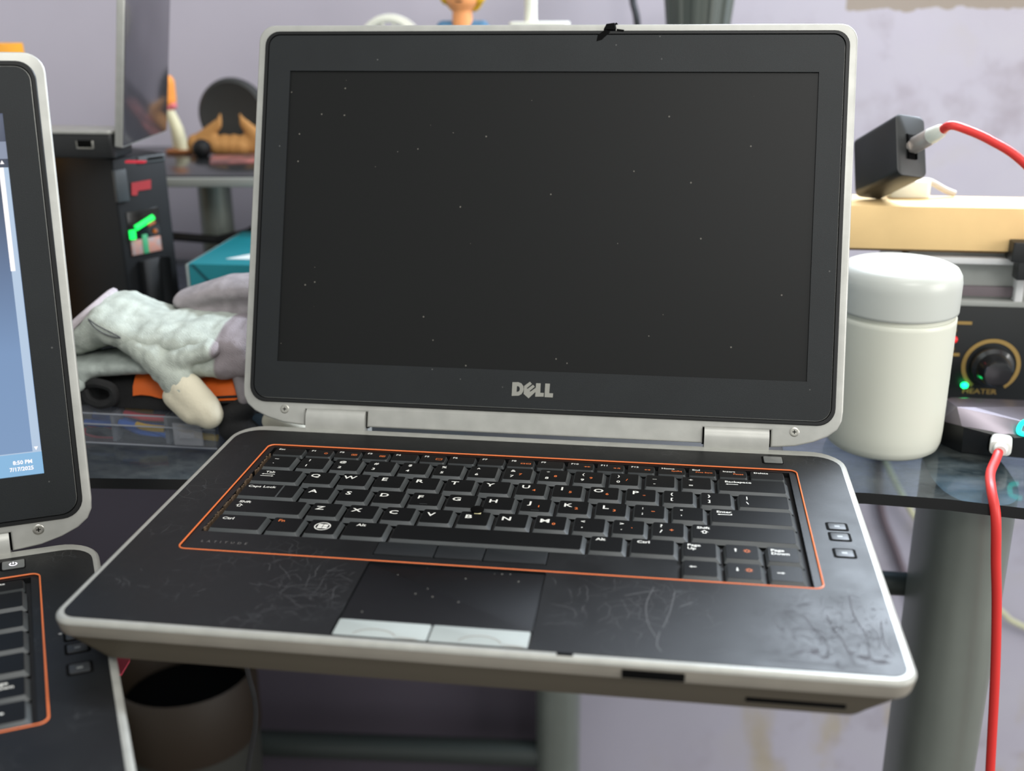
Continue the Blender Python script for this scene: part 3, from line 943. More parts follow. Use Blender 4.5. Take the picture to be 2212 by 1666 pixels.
for pts, w in (([(158, 63), (157.5, 52), (158, 43), (160, 34), (160.2, 26), (159, 14)], .6), ([(146.5, 46), (147.5, 36), (150.5, 26), (152, 16), (153, 9)], .55),
               ([(168, 44), (167, 34), (166.5, 26), (169, 18)], .5), ([(120, 9.0), (140, 8.5), (158, 8.8)], .45), ([(150, 30), (142, 26), (133, 28)], .4),
               ([(147, 12), (146, 8), (149, 5.5)], .8), ([(163, 40), (165, 30), (164, 22)], .4), ([(137, 44), (140, 34), (144, 24), (143, 14)], .45)):
    strip(q, [p[:2] for p in spline([(a, b_, 0) for a, b_ in pts], 5)], w)
for bx_, by_, br_ in ((138, 17, 2.4), (142, 13.5, 1.8), (158, 15.5, 3.2), (163, 13, 2.6), (153, 18, 1.6), (133, 16, 1.4), (166, 17, 1.6)):
    n_ = 14
    ring_ = [(bx_ + br_ * rnd.uniform(.35, 1.25) * 1.3 * math.cos(2 * PI * i_ / n_), by_ + br_ * rnd.uniform(.3, 1.1) * .8 * math.sin(2 * PI * i_ / n_), .28) for i_ in range(n_)]
    q.add(ring_, [tuple(range(n_))], 0)
q.build('gouges', M['scar'], lap)['kind'] = 'stuff'
# rubbed-off arcs on the touchpad buttons
q = MB(MM)
for cx, ry in ((-37, 5.6), (6.5, 6.2)):
    pts = [(cx + 9 * math.cos(a), 4.9 + ry * math.sin(a)) for a in [PI * i / 16 for i in range(1, 16)]]
    strip(q, pts, .55, .16)
    strip(q, [(cx + 9 + i * 2.4, 5.6 - .1 * i) for i in range(5)], .7, .16)
q.build('rubbed_arc', M['wear_dark'], lap)
# chipped black spot on the upper edge of the lid
lid1 = [c for c in lap.children if c.name.startswith('lid')][0]
q = MB(MM)
q.hull([(32.4, 198.6, -1.5), (39.4, 198.2, -1.5), (40.4, 202.0, -2), (38.4, 204.0, -2), (33.6, 203.4, -2), (32.6, 199.6, 1.7), (39.2, 199.2, 1.7), (38.6, 203.4, 1.0), (34.0, 202.8, 1.0)])
q.hull([(38.6, 201.6, -1), (40.6, 203.2, -1), (39.6, 203.8, .6), (38.2, 202.2, 1.0)])
q.prism([(28.6, 192.6), (31.6, 193.4), (36.4, 198.0), (33.6, 199.6), (29.2, 196.2)], 1.15, 1.32)
q.prism([(40, 198.4), (44, 198.0), (44.4, 199.2), (40, 199.8)], 1.15, 1.34)
q.build('chip_mark', M['black'], lid1)

# ------------------------------------------------------------------ second laptop, running
SC = 1.02
lap2.location = (-0.2498715, -0.1748529, -0.0157539)
lap2.rotation_euler = (-0.0028428, 0.0371670, 0.5483140)
lap2.scale = (SC, SC, SC)
tag(lap2, 'switched-on laptop at the left edge showing a pale blue desktop and clock', 'laptop')
lid2 = [c for c in lap2.children if c.name.startswith('lid')][0]
lid2.location = (0, 0.2283836, 0.0375469)
lid2.rotation_euler = (PI / 2 - 0.15398, 0, 0)
for c in list(lid2.children):
    if c.name.startswith('screen'):
        bpy.data.objects.remove(c)
for c in lap2.children:
    if c.name.startswith('palm_rest'):
        c.data = c.data.copy(); c.data.materials[0] = M['lap2_palm']
def desktop_material():
    m = bpy.data.materials.new('lit_desktop'); m.use_nodes = True
    nt = m.node_tree
    b = nt.nodes['Principled BSDF']
    b.inputs['Base Color'].default_value = (0.01, 0.01, 0.01, 1)
    b.inputs['Roughness'].default_value = .4
    tc = nt.nodes.new('ShaderNodeTexCoord'); sx = nt.nodes.new('ShaderNodeSeparateXYZ')
    nt.links.new(tc.outputs['Object'], sx.inputs[0])
    mr = nt.nodes.new('ShaderNodeMapRange'); mr.inputs['From Min'].default_value = 0; mr.inputs['From Max'].default_value = .175
    nt.links.new(sx.outputs['Y'], mr.inputs['Value'])
    cr = nt.nodes.new('ShaderNodeValToRGB')
    e = cr.color_ramp.elements
    e[0].position, e[0].color = 0.0, lin((136, 168, 210))
    e[1].position, e[1].color = 1.0, lin((96, 104, 128))
    for p_, c_ in ((.35, (128, 160, 204)), (.6, (98, 122, 160)), (.8, (66, 80, 104)), (.88, (60, 70, 92))):
        x = e.new(p_); x.color = lin(c_)
    nt.links.new(mr.outputs['Result'], cr.inputs[0])
    nt.links.new(cr.outputs[0], b.inputs['Emission Color'])
    b.inputs['Emission Strength'].default_value = 0.8
    return m
def glow(name, c, s=0.8):
    return mat(name, (8, 8, 8), .4, emit=c, estr=s)
q = MB(MM)
q.add([(-156, -1, .1), (156, -1, .1), (156, 176, .1), (-156, 176, .1)], [(0, 1, 2, 3)], 0)
def R4(x0, x1, y0, y1, z, m):
    q.add([(x0, y0, z), (x1, y0, z), (x1, y1, z), (x0, y1, z)], [(0, 1, 2, 3)], m)
R4(-155, 155, 0, 11.2, .13, 1)           # task bar
R4(-155, 155, 11.2, 11.7, .135, 2)
R4(150.9, 154.8, 11.7, 150, .13, 2)      # scroll bar track
R4(150.6, 152.7, 101, 150, .15, 3)       # thumb
R4(151.2, 155, 154, 162, .14, 4)
q.add([(151.4, 151.6, .15), (153.2, 151.6, .15), (152.3, 153.4, .15)], [(0, 1, 2)], 3)
q.add([(151.7, 14.0, .15), (152.6, 12.2, .15), (153.6, 14.0, .15)], [(0, 1, 2)], 3)
q.text('8:50 PM', 150.3, 6.9, .16, 1.9, 3, 'RIGHT', 1.0, .03)
q.text('7/17/2025', 150.6, 3.6, .16, 1.9, 3, 'RIGHT', 1.0, .03)
q.build('screen', [desktop_material(), glow('taskbar_blue', (150, 202, 244)), glow('scroll_track', (198, 220, 246)), glow('screen_white', (255, 250, 252), 1.1), glow('screen_grey', (150, 160, 184))], lid2)
q = MB(MM)                               # lit power symbol
n = 20
for i in range(n):
    a0, a1 = [PI / 2 + .55 + (2 * PI - 1.1) * t / n for t in (i, i + 1)]
    q.add([(136.7 + r * math.cos(a), 206.4 + r * math.sin(a), 1.03) for r, a in ((1.35, a0), (1.85, a0), (1.85, a1), (1.35, a1))], [(0, 1, 2, 3)], 0)
q.add([(136.45, 206.6, 1.03), (136.95, 206.6, 1.03), (136.95, 208.7, 1.03), (136.45, 208.7, 1.03)], [(0, 1, 2, 3)], 0)
q.build('power_symbol', glow('power_led', (250, 246, 255), 2.0), lap2)
# unseen side table, added to carry the running laptop
st = thing('added_side_table', 'added, unseen low black side table supporting the running laptop at the left edge', 'table', (-0.33, -0.09, -0.78))
q = MB(); q.M = Matrix.Rotation(.548, 4, 'Z')
q.rbox(-.16, .10, -.10, .09, .705, .727, .01, .002); q.build('tabletop', M['blackplastic'], st)
for a, b_ in ((-.15, -.09), (.09, -.09), (-.15, .08), (.09, .08)):
    q = MB(); q.M = Matrix.Rotation(.548, 4, 'Z'); q.rbox(a - .012, a + .012, b_ - .012, b_ + .012, 0, .705, .003, .001); q.build('leg', M['blackplastic'], st)
q = MB()
q.prism([(-.1850, .030), (-.1673, .0365), (-.1687, .0477), (-.1723, .0551), (-.20, .054)], -.0512, -.0502)
tag(q.build('paper_tab', mat('pink_paper', (196, 60, 82), .7, 0, .05, 30)), 'pink paper tab poking out under the running laptop', 'paper')

# ------------------------------------------------------------------ left background
# clear organizer with wires
org = thing('organizer_box', 'clear flat plastic organizer box of coloured wires on the glass desk', 'box', (-.29, .297, ZT))
M['clear'] = bpy.data.materials.new('clear_plastic'); M['clear'].use_nodes = True
_nt = M['clear'].node_tree
_nt.nodes.remove(_nt.nodes['Principled BSDF'])
_t = _nt.nodes.new('ShaderNodeBsdfTransparent'); _t.inputs[0].default_value = (.93, .94, .95, 1)
_g = _nt.nodes.new('ShaderNodeBsdfGlossy'); _g.inputs['Roughness'].default_value = .25
_d = _nt.nodes.new('ShaderNodeBsdfDiffuse'); _d.inputs[0].default_value = (.42, .43, .46, 1)
_m1 = _nt.nodes.new('ShaderNodeMixShader'); _m1.inputs[0].default_value = .12
_m2 = _nt.nodes.new('ShaderNodeMixShader'); _m2.inputs[0].default_value = .10
_n = _nt.nodes.new('ShaderNodeTexNoise'); _n.inputs['Scale'].default_value = 30
_r = _nt.nodes.new('ShaderNodeMapRange'); _r.inputs['To Min'].default_value = .04; _r.inputs['To Max'].default_value = .14
_nt.links.new(_n.outputs['Fac'], _r.inputs['Value']); _nt.links.new(_r.outputs['Result'], _m1.inputs[0])
_nt.links.new(_t.outputs[0], _m1.inputs[1]); _nt.links.new(_d.outputs[0], _m1.inputs[2])
_nt.links.new(_m1.outputs[0], _m2.inputs[1]); _nt.links.new(_g.outputs[0], _m2.inputs[2])
_nt.links.new(_m2.outputs[0], _nt.nodes['Material Output'].inputs[0])
M['clear_edge'] = mat('frosted_plastic_edge', (150, 154, 162), .4, alpha=.75)
def OB():
    q = MB(MM); q.M = Matrix.Translation((290, -297, 30)); return q
def shell(q, x0, x1, y0, y1, z0, z1, t=1.2, m=0):
    q.box(x0, x1, y0, y0 + t, z0, z1, m); q.box(x0, x1, y1 - t, y1, z0, z1, m)
    q.box(x0, x0 + t, y0 + t, y1 - t, z0, z1, m); q.box(x1 - t, x1, y0 + t, y1 - t, z0, z1, m)
q = OB(); shell(q, -372, -207, 252.2, 342, -29.8, -16.6); q.box(-370.8, -208.2, 253.4, 340.8, -29.8, -28.8); q.build('tray', M['clear'], org)
q = OB(); shell(q, -373, -206, 251.2, 343, -16.2, -9.4); q.box(-373, -206, 251.2, 343, -9.4, -8.2); q.build('lid', M['clear'], org)
q = OB()
for z in (-9.0, -16.4, -29.4):
    q.tube([(-373, 251.0, z), (-206, 251.0, z)], .55, 6)
q.tube([(-206, 251, -9), (-206, 343, -9)], .5, 6)
q.build('rim', M['clear_edge'], org)
for x in (-276.5, -240):
    q = OB(); q.box(x - 1.1, x + 1.1, 253.4, 340.8, -28.8, -10); q.build('divider', M['clear_edge'], org)
q = OB(); q.rbox(-234, -214.5, 249.2, 251.4, -27.5, -12.5, .8, .3); q.rbox(-229.5, -219.5, 248.6, 249.4, -22.5, -18.5, .4, .1); q.build('clasp', mat('frosted_clasp', (168, 170, 176), .4, alpha=.42), org)
wires = {'blue': (46, 110, 210), 'red': (226, 56, 74), 'yellow': (240, 196, 60), 'dark': (30, 34, 44)}
wl = [('blue', [(-300, 262, -20), (-288, 260, -19.5), (-279, 262, -20)]), ('blue', [(-274, 258, -17), (-262, 257, -19), (-250, 258, -22), (-242, 257, -24)]),
      ('blue', [(-274, 262, -20), (-260, 258, -23), (-243, 259, -26)]), ('blue', [(-274, 264, -18), (-256, 262, -20), (-243, 263, -22)]),
      ('red', [(-272, 263, -12.5), (-258, 260, -13.5), (-243, 262, -14.5)]), ('red', [(-300, 259, -25), (-292, 258, -26.5), (-279, 259, -27)]), ('red', [(-300, 265, -23), (-290, 266, -22), (-279, 264, -24)]),
      ('yellow', [(-262, 257, -18), (-254, 256, -19), (-243, 257, -20)]), ('yellow', [(-274, 270, -12), (-264, 268, -12.5), (-256, 270, -13)]), ('yellow', [(-236, 262, -20), (-224, 262, -25), (-210, 263, -27)]),
      ('dark', [(-296, 256, -23), (-288, 255, -24), (-279, 256, -24.5)]), ('dark', [(-272, 257, -26), (-258, 256, -27), (-243, 257, -27.6)]), ('blue', [(-299, 270, -18), (-290, 272, -20), (-279, 270, -18)])]
wm = {k_: mat(k_ + '_wire', c_, .45) for k_, c_ in wires.items()}
wn_ = {'blue': 'blue insulated wire', 'red': 'red insulated wire', 'yellow': 'yellow insulated wire', 'dark': 'dark insulated wire'}
cnt = {}
where = {'blue': ['leftmost compartment, upper', 'middle compartment, topmost', 'middle compartment, lowest', 'middle compartment, rear', 'leftmost compartment, rear'],
         'red': ['middle compartment, under the lid', 'leftmost compartment, on the bottom', 'leftmost compartment, rear'],
         'yellow': ['middle compartment, front', 'middle compartment, under the lid', 'right compartment behind the clasp'],
         'dark': ['leftmost compartment', 'middle compartment']}
for c_, pts in wl:
    q = MB(MM); q.tube(spline(pts, 6), 2.3, 8)
    i_ = cnt.get(c_, 0); cnt[c_] = i_ + 1
    tag(q.build('wire', wm[c_]), '%s in clear organizer box, %s' % (wn_[c_], where[c_][i_]), 'wire', 'wires in the organizer box')
# orange and black pouch on the organizer
M['blackcloth'] = mat('black_nylon', (16, 16, 17), .8, 0, .3, 200, bump=.5, bscale=900)
M['orangecloth'] = mat('orange_nylon', (214, 96, 22), .6, 0, -.25, 60, bump=.4, bscale=300)
po = thing('tool_pouch', 'black and orange nylon pouch lying under the grey work gloves', 'pouch', (-.25, .30, -.008))
def PB():
    q = MB(MM); q.M = Matrix.Translation((250, -300, 8)); return q
q = PB()
secs = []
for x, zt_, y0, y1 in ((-318, -2, 275, 345), (-310, 10, 262, 350), (-285, 14, 260, 352), (-255, 13, 258, 352), (-225, 13, 258, 352), (-195, 14, 258, 352), (-165, 12, 262, 348), (-156, 0, 275, 340)):
    secs.append([(x, y0, -7.4), (x, y1, -7.4), (x, y1, zt_ - 8), (x, y1 - 12, zt_), (x, y0 + 14, zt_), (x, y0 + 3, zt_ - 7)])
q.loft(secs); q.build('body', M['blackcloth'], po, 1.0)
q = PB()
g = []
for i, x in enumerate([-262 + 6 * j for j in range(17)]):
    w_ = 1.2 * math.sin(i * 1.3)
    g.append([(x, 257.0, 2 + w_), (x, 258.5, 8 + w_), (x, 264, 13.8 + w_ * .6), (x, 285, 14.6), (x, 285, 13), (x, 264, 12.2), (x, 260, 7), (x, 258.4, 2)])
q.loft(g); q.build('orange_panel', M['orangecloth'], po, 1.0)
q = PB(); q.tube(spline([(-292, 258, 8), (-284, 254, 11), (-274, 254, 8), (-274, 254, 0), (-283, 254, -3.6), (-291, 255, -1), (-294, 256, 5)], 6), 3.2, 8); q.build('strap_loop', M['blackcloth'], po)
for j in range(3):
    q = PB(); q.tube([(-213, 256.6, 3 - 1.8 * j), (-190, 256.4, 5.2 - 1.8 * j)], .8, 6); q.build('stitched_band', M['blackcloth'] if j != 1 else M['orangecloth'], po)
o = blob('flap', chain((-197, 256, -17), (-187, 256, -18), (9, 8, 9), (9, 8, 8), 5) + chain((-198, 256, -8), (-186, 257, -2), (7, 7, 7), (8, 7, 7), 5) + chain((-188, 257, -2), (-188, 264, 3), (8, 6, 6), (8, 6, 6), 4), 2.0, M['blackcloth'], None, 4)
for v in o.data.vertices:
    v.co = (v.co + Vector((250, -300, 8))) * MM
o.parent = po
# gloves
def knit(name, c1, c2, xsplit, soft=.002):
    m = mat(name, c1, .95, 0, .16, 90, bump=.0, spec=.15)
    nt = m.node_tree; b = nt.nodes['Principled BSDF']
    old = b.inputs['Base Color'].links[0].from_socket
    tc = nt.nodes.new('ShaderNodeTexCoord'); sx = nt.nodes.new('ShaderNodeSeparateXYZ')
    nt.links.new(tc.outputs['Object'], sx.inputs[0])
    r = nt.nodes.new('ShaderNodeMapRange'); r.inputs['From Min'].default_value = xsplit; r.inputs['From Max'].default_value = xsplit + soft
    nt.links.new(sx.outputs['X'], r.inputs['Value'])
    mx = nt.nodes.new('ShaderNodeMix'); mx.data_type = 'RGBA'; mx.inputs[7].default_value = lin(c2)
    nt.links.new(r.outputs['Result'], mx.inputs[0]); nt.links.new(old, mx.inputs[6]); nt.links.new(mx.outputs[2], b.inputs['Base Color'])
    w = nt.nodes.new('ShaderNodeTexWave'); w.inputs['Scale'].default_value = 420; w.inputs['Distortion'].default_value = 9; w.inputs['Detail'].default_value = 3
    w.bands_direction = 'DIAGONAL'
    nt.links.new(tc.outputs['Object'], w.inputs['Vector'])
    n = nt.nodes.new('ShaderNodeTexNoise'); n.inputs['Scale'].default_value = 70; n.inputs['Detail'].default_value = 4
    nt.links.new(tc.outputs['Object'], n.inputs['Vector'])
    ad = nt.nodes.new('ShaderNodeMath'); ad.operation = 'MULTIPLY_ADD'; ad.inputs[1].default_value = 4.0
    nt.links.new(n.outputs['Fac'], ad.inputs[0]); nt.links.new(w.outputs['Fac'], ad.inputs[2])
    bp = nt.nodes.new('ShaderNodeBump'); bp.inputs['Strength'].default_value = .4; bp.inputs['Distance'].default_value = .0005
    nt.links.new(ad.outputs[0], bp.inputs['Height']); nt.links.new(bp.outputs['Normal'], b.inputs['Normal'])
    return m
def shift(o, d):
    for v in o.data.vertices:
        v.co = (v.co + Vector(d)) * MM
ga = thing('work_glove', 'grey knitted work glove with cream thumb hanging over the organizer box', 'glove', (-.25, .29, .022), group='work gloves')
gd = (250, -290, -22)
M['knit_a'] = knit('grey_knit', (158, 164, 156), (140, 132, 135), .046)
body = []
body += chain((-303, 290, 34), (-283, 290, 45), (12, 34, 13), (14, 36, 15), 6)
body += chain((-283, 290, 45), (-255, 288, 38), (14, 36, 14), (14, 36, 12), 7)
body += chain((-255, 288, 38), (-225, 286, 36), (14, 36, 12), (14, 36, 12), 7)
body += chain((-225, 286, 36), (-188, 286, 35), (14, 34, 12), (14, 34, 13), 7)
body += chain((-222, 262, 24), (-186, 262, 26), (9, 12, 9), (9, 12, 10), 6)
o = blob('hand', body, 2.2, M['knit_a'], None, 5); shift(o, gd); o.parent = ga
# wrinkle the skin a little
from mathutils import noise as mnoise
def wrinkle(o, amp, f, seed=0.0):
    me = o.data
    ns = [v.normal.copy() for v in me.vertices]
    for v, n_ in zip(me.vertices, ns):
        p = v.co / MM
        a_ = mnoise.noise(Vector((p.x * f * 1.6 + seed, p.y * f * .6, p.z * f))) + .5 * mnoise.noise(Vector((p.x * f * 3.4 + seed, p.y * f * 1.6, p.z * f * 2.4)))
        v.co += n_ * (amp * MM * a_)
    me.update()
wrinkle(o, 2.0, .07)
o = blob('thumb', chain((-262, 264, 36), (-242, 255, 30), (9, 11, 6), (11.5, 11, 9.5), 7) + chain((-242, 255, 30), (-223, 248, 13), (11.5, 11, 9.5), (11.2, 10, 10.6), 7) + chain((-206, 258, 36), (-232, 254, 27), (8, 12, 6), (10, 11, 9), 6), 1.6, M['knit_a'], ga, 4); shift(o, gd); wrinkle(o, 1.2, .09, 7)
o = blob('thumb_tip', chain((-221, 247.6, 12), (-210, 246.2, 0), (11.6, 10.6, 11), (11.2, 10.2, 10.6), 7) + chain((-226, 247.8, 7), (-216, 246, -2), (10.6, 10.2, 9), (10.4, 9.8, 9), 5) + chain((-210, 246.2, 0), (-207, 246, -4), (11.2, 10.2, 10.6), (9.6, 9.2, 9.4), 4), 1.6, mat('cream_coating', (205, 198, 176), .8, 0, -.12, 120, bump=.3, bscale=600), ga, 5); shift(o, gd)
q = MB(MM); q.M = Matrix.Translation(gd)
q.tube(spline([(-311, 262, 20), (-309, 257, 33), (-300, 259, 45), (-288, 274, 57), (-289, 300, 59), (-303, 318, 46), (-312, 316, 26)], 6), 2.6, 8)
q.build('cuff_hem', mat('mauve_hem', (164, 156, 160), .9, 0, .1, 200), ga)
q = MB(MM); q.M = Matrix.Translation(gd)
q.tube(spline([(-283, 253.0, 54), (-277, 252.3, 50), (-268, 252.3, 45.5), (-263, 252.8, 42.4), (-270, 252.3, 43.6), (-278, 252.3, 47.6), (-283, 253.0, 53)], 5), .5, 5)
q.build('stitched_loop', mat('grey_thread', (84, 86, 86), .9), ga)
gb = thing('work_glove', 'grey knitted work glove beneath the other, its cuff folded open', 'glove', (-.26, .29, .012), group='work gloves')
gd2 = (260, -290, -12)
M['knit_b'] = knit('pale_knit', (152, 159, 154), (136, 130, 132), .06)
o = blob('hand', chain((-300, 272, 17), (-255, 280, 21), (9, 20, 7.5), (9, 26, 8), 8) + chain((-304, 264, 15), (-296, 260, 13), (8, 9, 10), (7, 8, 6), 4) + chain((-255, 280, 21), (-180, 288, 24), (9, 28, 8), (9, 30, 8), 10), 2.0, M['knit_b'], gb, 4); shift(o, gd2)
o = blob('folded_cuff', chain((-305, 258, 14), (-298, 254, 9), (6.5, 8, 9), (6, 7, 5), 5), 1.6, M['knit_b'], gb, 3); shift(o, gd2)
gc = thing('work_glove', 'darker grey work glove lying at the back against the teal box', 'glove', (-.20, .33, .045), group='work gloves')
gd3 = (200, -330, -45)
o = blob('hand', chain((-246, 322, 50), (-215, 322, 58), (10, 20, 7), (12, 22, 9), 6) + chain((-215, 322, 58), (-150, 322, 62), (12, 22, 9), (12, 22, 9), 9) + chain((-235, 320, 42), (-150, 320, 48), (12, 22, 9), (12, 22, 10), 9), 2.2, knit('dark_knit', (140, 134, 136), (140, 134, 136), 5), gc, 5); shift(o, gd3)
o = blob('finger', chain((-190, 262, 18), (-186, 256, 4), (6, 6, 6), (5, 5, 5), 5), 1.4, M['knit_b'], gb, 3); shift(o, gd2)
q = None
o = blob('glove_finger', chain((-166, 250, -8), (-150, 248, -12), (8, 7, 7), (6, 6, 5), 5), 1.6, mat('cream_knit', (192, 188, 172), .9), None, 3)
for v in o.data.vertices:
    v.co = v.co * MM
tag(o, 'pale cream glove finger wedged behind the hinge of the blank laptop', 'glove')

# dark case with lit window
tw = thing('computer_case', 'black box-shaped case with red mark and green-lit window left of the blank laptop', 'computer', (-.342, .42, ZT))
rzt = math.atan2(40, 24)          # direction of the lit face
def TB():
    q = MB(MM); q.M = Matrix.Rotation(rzt, 4, 'Z'); return q     # x runs along the lit face, y to its left/back
q = TB(); q.rbox(0, 46.6, 0, 100, 0, 158, 1.5, .6); q.build('body', M['darkcase'], tw)
q = TB(); q.rbox(-1.0, 9.5, -3.4, .3, 126, 150, .8, .3); q.build('handle', mat('case_handle', (56, 60, 62), .4), tw)
q = TB(); q.M = q.M @ Matrix.Rotation(PI / 2, 4, 'X')
q.prism([(13.0, 129.3), (17.6, 128.6), (18.9, 132), (30.4, 131.9), (31.3, 139), (14.1, 138.7)], .3, .7)
q.build('red_mark', mat('red_sticker', (150, 34, 40), .5), tw)
q = TB(); q.rbox(6.5, 35, -.5, .3, 84, 117, .6, .2); q.build('window', mat('window_black', (6, 7, 7), .15), tw)
q = TB(); q.tube([(12.5, -1.2, 104), (29, -1.2, 110.2)], 2.3, 10); q.tube([(9.2, -1.2, 103), (9.2, -1.2, 96)], 2.6, 10); q.build('green_light', glow('green_led', (20, 235, 90), 2.2), tw)
q = TB(); q.tube([(24, -1.0, 104.5), (30, -1.0, 106)], 1.4, 8); q.sphere((29.5, -1.2, 99), 1.8); q.build('amber_light', glow('amber_led', (200, 110, 40), .6), tw)
q = TB(); q.rbox(7, 34, -1.2, .2, 83, 95, 1.5, .4); q.build('label_plate', mat('pinkish_plate', (150, 136, 134), .6, 0, .2, 200, (180, 120, 100)), tw)
q = TB(); q.rbox(17, 22, -1.7, -.9, 83, 98, .5, .2); q.build('green_tab', mat('green_tab', (60, 150, 105), .5), tw)
q = TB(); q.rbox(12, 36, -1.4, .2, 0, 78, 8, .6); q.build('grille', mat('case_lower_panel', (16, 18, 20), .5), tw)
q = TB(); q.rbox(22, 46, -1.2, 8, 152.2, 157.2, .5, .3); q.rbox(30, 44, -1.5, -1.0, 154, 156, .3, .1, 1); q.build('port', [mat('port_grey', (66, 70, 72), .4), M['black']], tw)

# small clamshell on top of the case
ml = thing('mini_laptop', 'small clamshell laptop with glossy lid standing open on the black case', 'laptop', (-.40, .455, .1285))
def LB():
    q = MB(MM); q.M = Matrix.Translation((400, -455, -128.5)); return q
q = LB(); q.rbox(-480, -334, 410, 442, 130, 147.6, 4, 1.5); q.build('base', M['blackplastic'], ml)
q = LB(); q.rbox(-481, -334, 409.2, 442.5, 147.6, 150.4, 4, 1.0); q.build('silver_rim', M['silver'], ml)
q = LB(); q.rbox(-363, -349, 409.2, 411, 137, 143, 1.2, .3, 0); q.build('port', M['screw'], ml)
q = LB(); q.rbox(-361.8, -350.2, 408.8, 410, 138.3, 143.2, 1.0, .2, 0); q.build('port_opening', M['black'], ml)
q = LB(); q.M = q.M @ Matrix.Translation((-327.5, 410, 138)) @ Matrix.Rotation(math.radians(6.2), 4, 'Z') @ Matrix.Rotation(math.radians(8.0), 4, 'Y')
q.rbox(-5.6, .8, 0, 98, 0, 150, 1.5, 1.0); q.build('lid_frame', M['silver'], ml)
q = LB(); q.M = q.M @ Matrix.Translation((-327.5, 410, 138)) @ Matrix.Rotation(math.radians(6.2), 4, 'Z') @ Matrix.Rotation(math.radians(8.0), 4, 'Y')
q.rbox(.4, 1.6, .6, 97.4, 1.5, 149, .5, .3); q.build('glossy_lid', mat('mirror_lid', (120, 117, 122), .13, 0.85, .1, 15), ml)
q = LB(); q.rbox(-327, -312, 411, 416, 126.8, 128.4, .6, .3)
q.build('red_light', glow('red_led', (230, 50, 70), .7), ml)

# teal box
tb = thing('teal_box', 'teal cardboard box with white printed top behind the gloves', 'box', (-.295, .43, ZT), (0, 0, .02))
q = MB(MM); q.rbox(0, 190, 0, 122, 0, 77, 1.2, .6); q.build('carton', mat('teal_card', (0, 112, 122), .5, 0, .08, 12), tb)
q = MB(MM); q.prism([(24, 18), (170, 18), (170, 50), (50, 50)], 77, 77.3); q.prism([(58, 60), (170, 60), (170, 112), (92, 112)], 77, 77.3); q.build('white_print', mat('white_card', (206, 214, 214), .6), tb)
q = MB(MM); q.prism([(2, 76.5), (5, 76.5), (75, 2), (72, 2)], -.4, 0); o = q.build('crease', mat('teal_crease', (0, 74, 84), .6), tb, rot=(PI / 2, 0, 0)); o.location = (0, -.0005, 0)
q = MB(MM); q.rbox(-2.2, -.2, .5, 121, 0, 76, .4, .2); q.build('flap', mat('pale_card', (150, 158, 156), .7), tb)

# yellow carton top left
q = MB(); q.rbox(-.56, -.446, .45, .50, ZT, .2085, .003, .001); q.prism([(-.56, .45), (-.455, .45), (-.475, .50), (-.56, .50)], .2085, .214)
tag(q.build('yellow_carton', mat('yellow_card', (226, 152, 12), .5, 0, -.1, 20)), 'yellow carton standing behind the running laptop', 'carton')

# things on the shelf, left
ZS = .0966
sp = thing('round_speaker', 'flat black disc speaker standing on the grey shelf', 'speaker', (-.353, .695, ZS))
q = MB(MM); q.M = Matrix.Translation((0, 0, 36)) @ Matrix.Rotation(PI / 2, 4, 'X')
q.lathe([(30, -7), (34, -5), (35, 0), (34, 5), (31, 6.5), (28, 5.5), (6, 3.2)], 40); q.build('disc', mat('speaker_black', (38, 40, 40), .6), sp)
q = MB(MM); q.rbox(-14, 14, -10, 10, 0, 3.5, 2, .8); q.build('foot', M['blackplastic'], sp)
dr = blob('driftwood', chain((-34, 0, 10), (36, 2, 10), (8, 8, 10), (10, 8, 10), 8) + chain((-30, 0, 12), (-8, 0, 30), (9, 7, 8), (3, 3, 6), 6) + chain((-8, 0, 30), (-6, 0, 37), (3, 3, 4), (1.6, 1.6, 3), 3) + chain((34, 0, 12), (16, 0, 31), (10, 7, 8), (3.4, 3, 6), 6) + chain((16, 0, 31), (14, 0, 37), (3, 3, 4), (1.6, 1.6, 3), 3) + chain((-10, -2, 8), (14, -2, 8), (10, 8, 8), (10, 8, 8), 4), 1.8, mat('tan_wood', (168, 122, 68), .8, 0, -.3, 60), None, 2)
for v in dr.data.vertices:
    v.co = v.co * MM
dr.location = (-.350, .668, ZS)
tag(dr, 'tan spiky driftwood ornament in front of the black disc', 'ornament')
q = MB(MM); q.sphere((0, 0, 9), (9, 9, 9)); q.lathe([(5, 0), (6, 1.5), (3, 3)], 16); tag(q.build('dark_ball', M['darkcase'], loc=(-.368, .646, ZS)), 'small dark ball by the driftwood ornament', 'ornament')
fg = thing('figurine', 'cream and orange toy figurine on the shelf beside the glossy lid', 'figurine', (-.403, .682, ZS))
b1 = blob('body', chain((0, 0, 4), (-4, 0, 22), (6, 6, 6), (6.5, 6, 6), 5) + chain((-4, 0, 22), (-11, 0, 42), (6.5, 6, 6), (5, 5, 5), 6) + chain((-8, 6, 5), (-8, 4, 22), (5, 5, 5), (5, 5, 5), 5), 1.4, mat('cream_toy', (214, 210, 178), .6), fg, 3)
b2 = blob('jacket', chain((-10, 0, 50), (-8, 0, 66), (8, 7, 8), (6, 6, 8), 5) + chain((-8, 0, 66), (-13, 0, 74), (5, 5, 6), (3, 3, 3), 3), 1.4, mat('orange_toy', (238, 150, 62), .6), fg, 3)
b3 = blob('pink_collar', chain((-14, -1, 42), (-6, -1, 45), (5, 5, 4), (5, 5, 4), 4), 1.4, mat('pink_toy', (214, 112, 120), .6), fg, 3)
for o in (b1, b2, b3):
    for v in o.data.vertices:
        v.co = v.co * MM
q = MB(MM); q.rbox(-16, 12, -9, 11, 0, 3.2, 4, 1); q.build('stand', mat('brown_toy', (150, 92, 48), .6), fg)
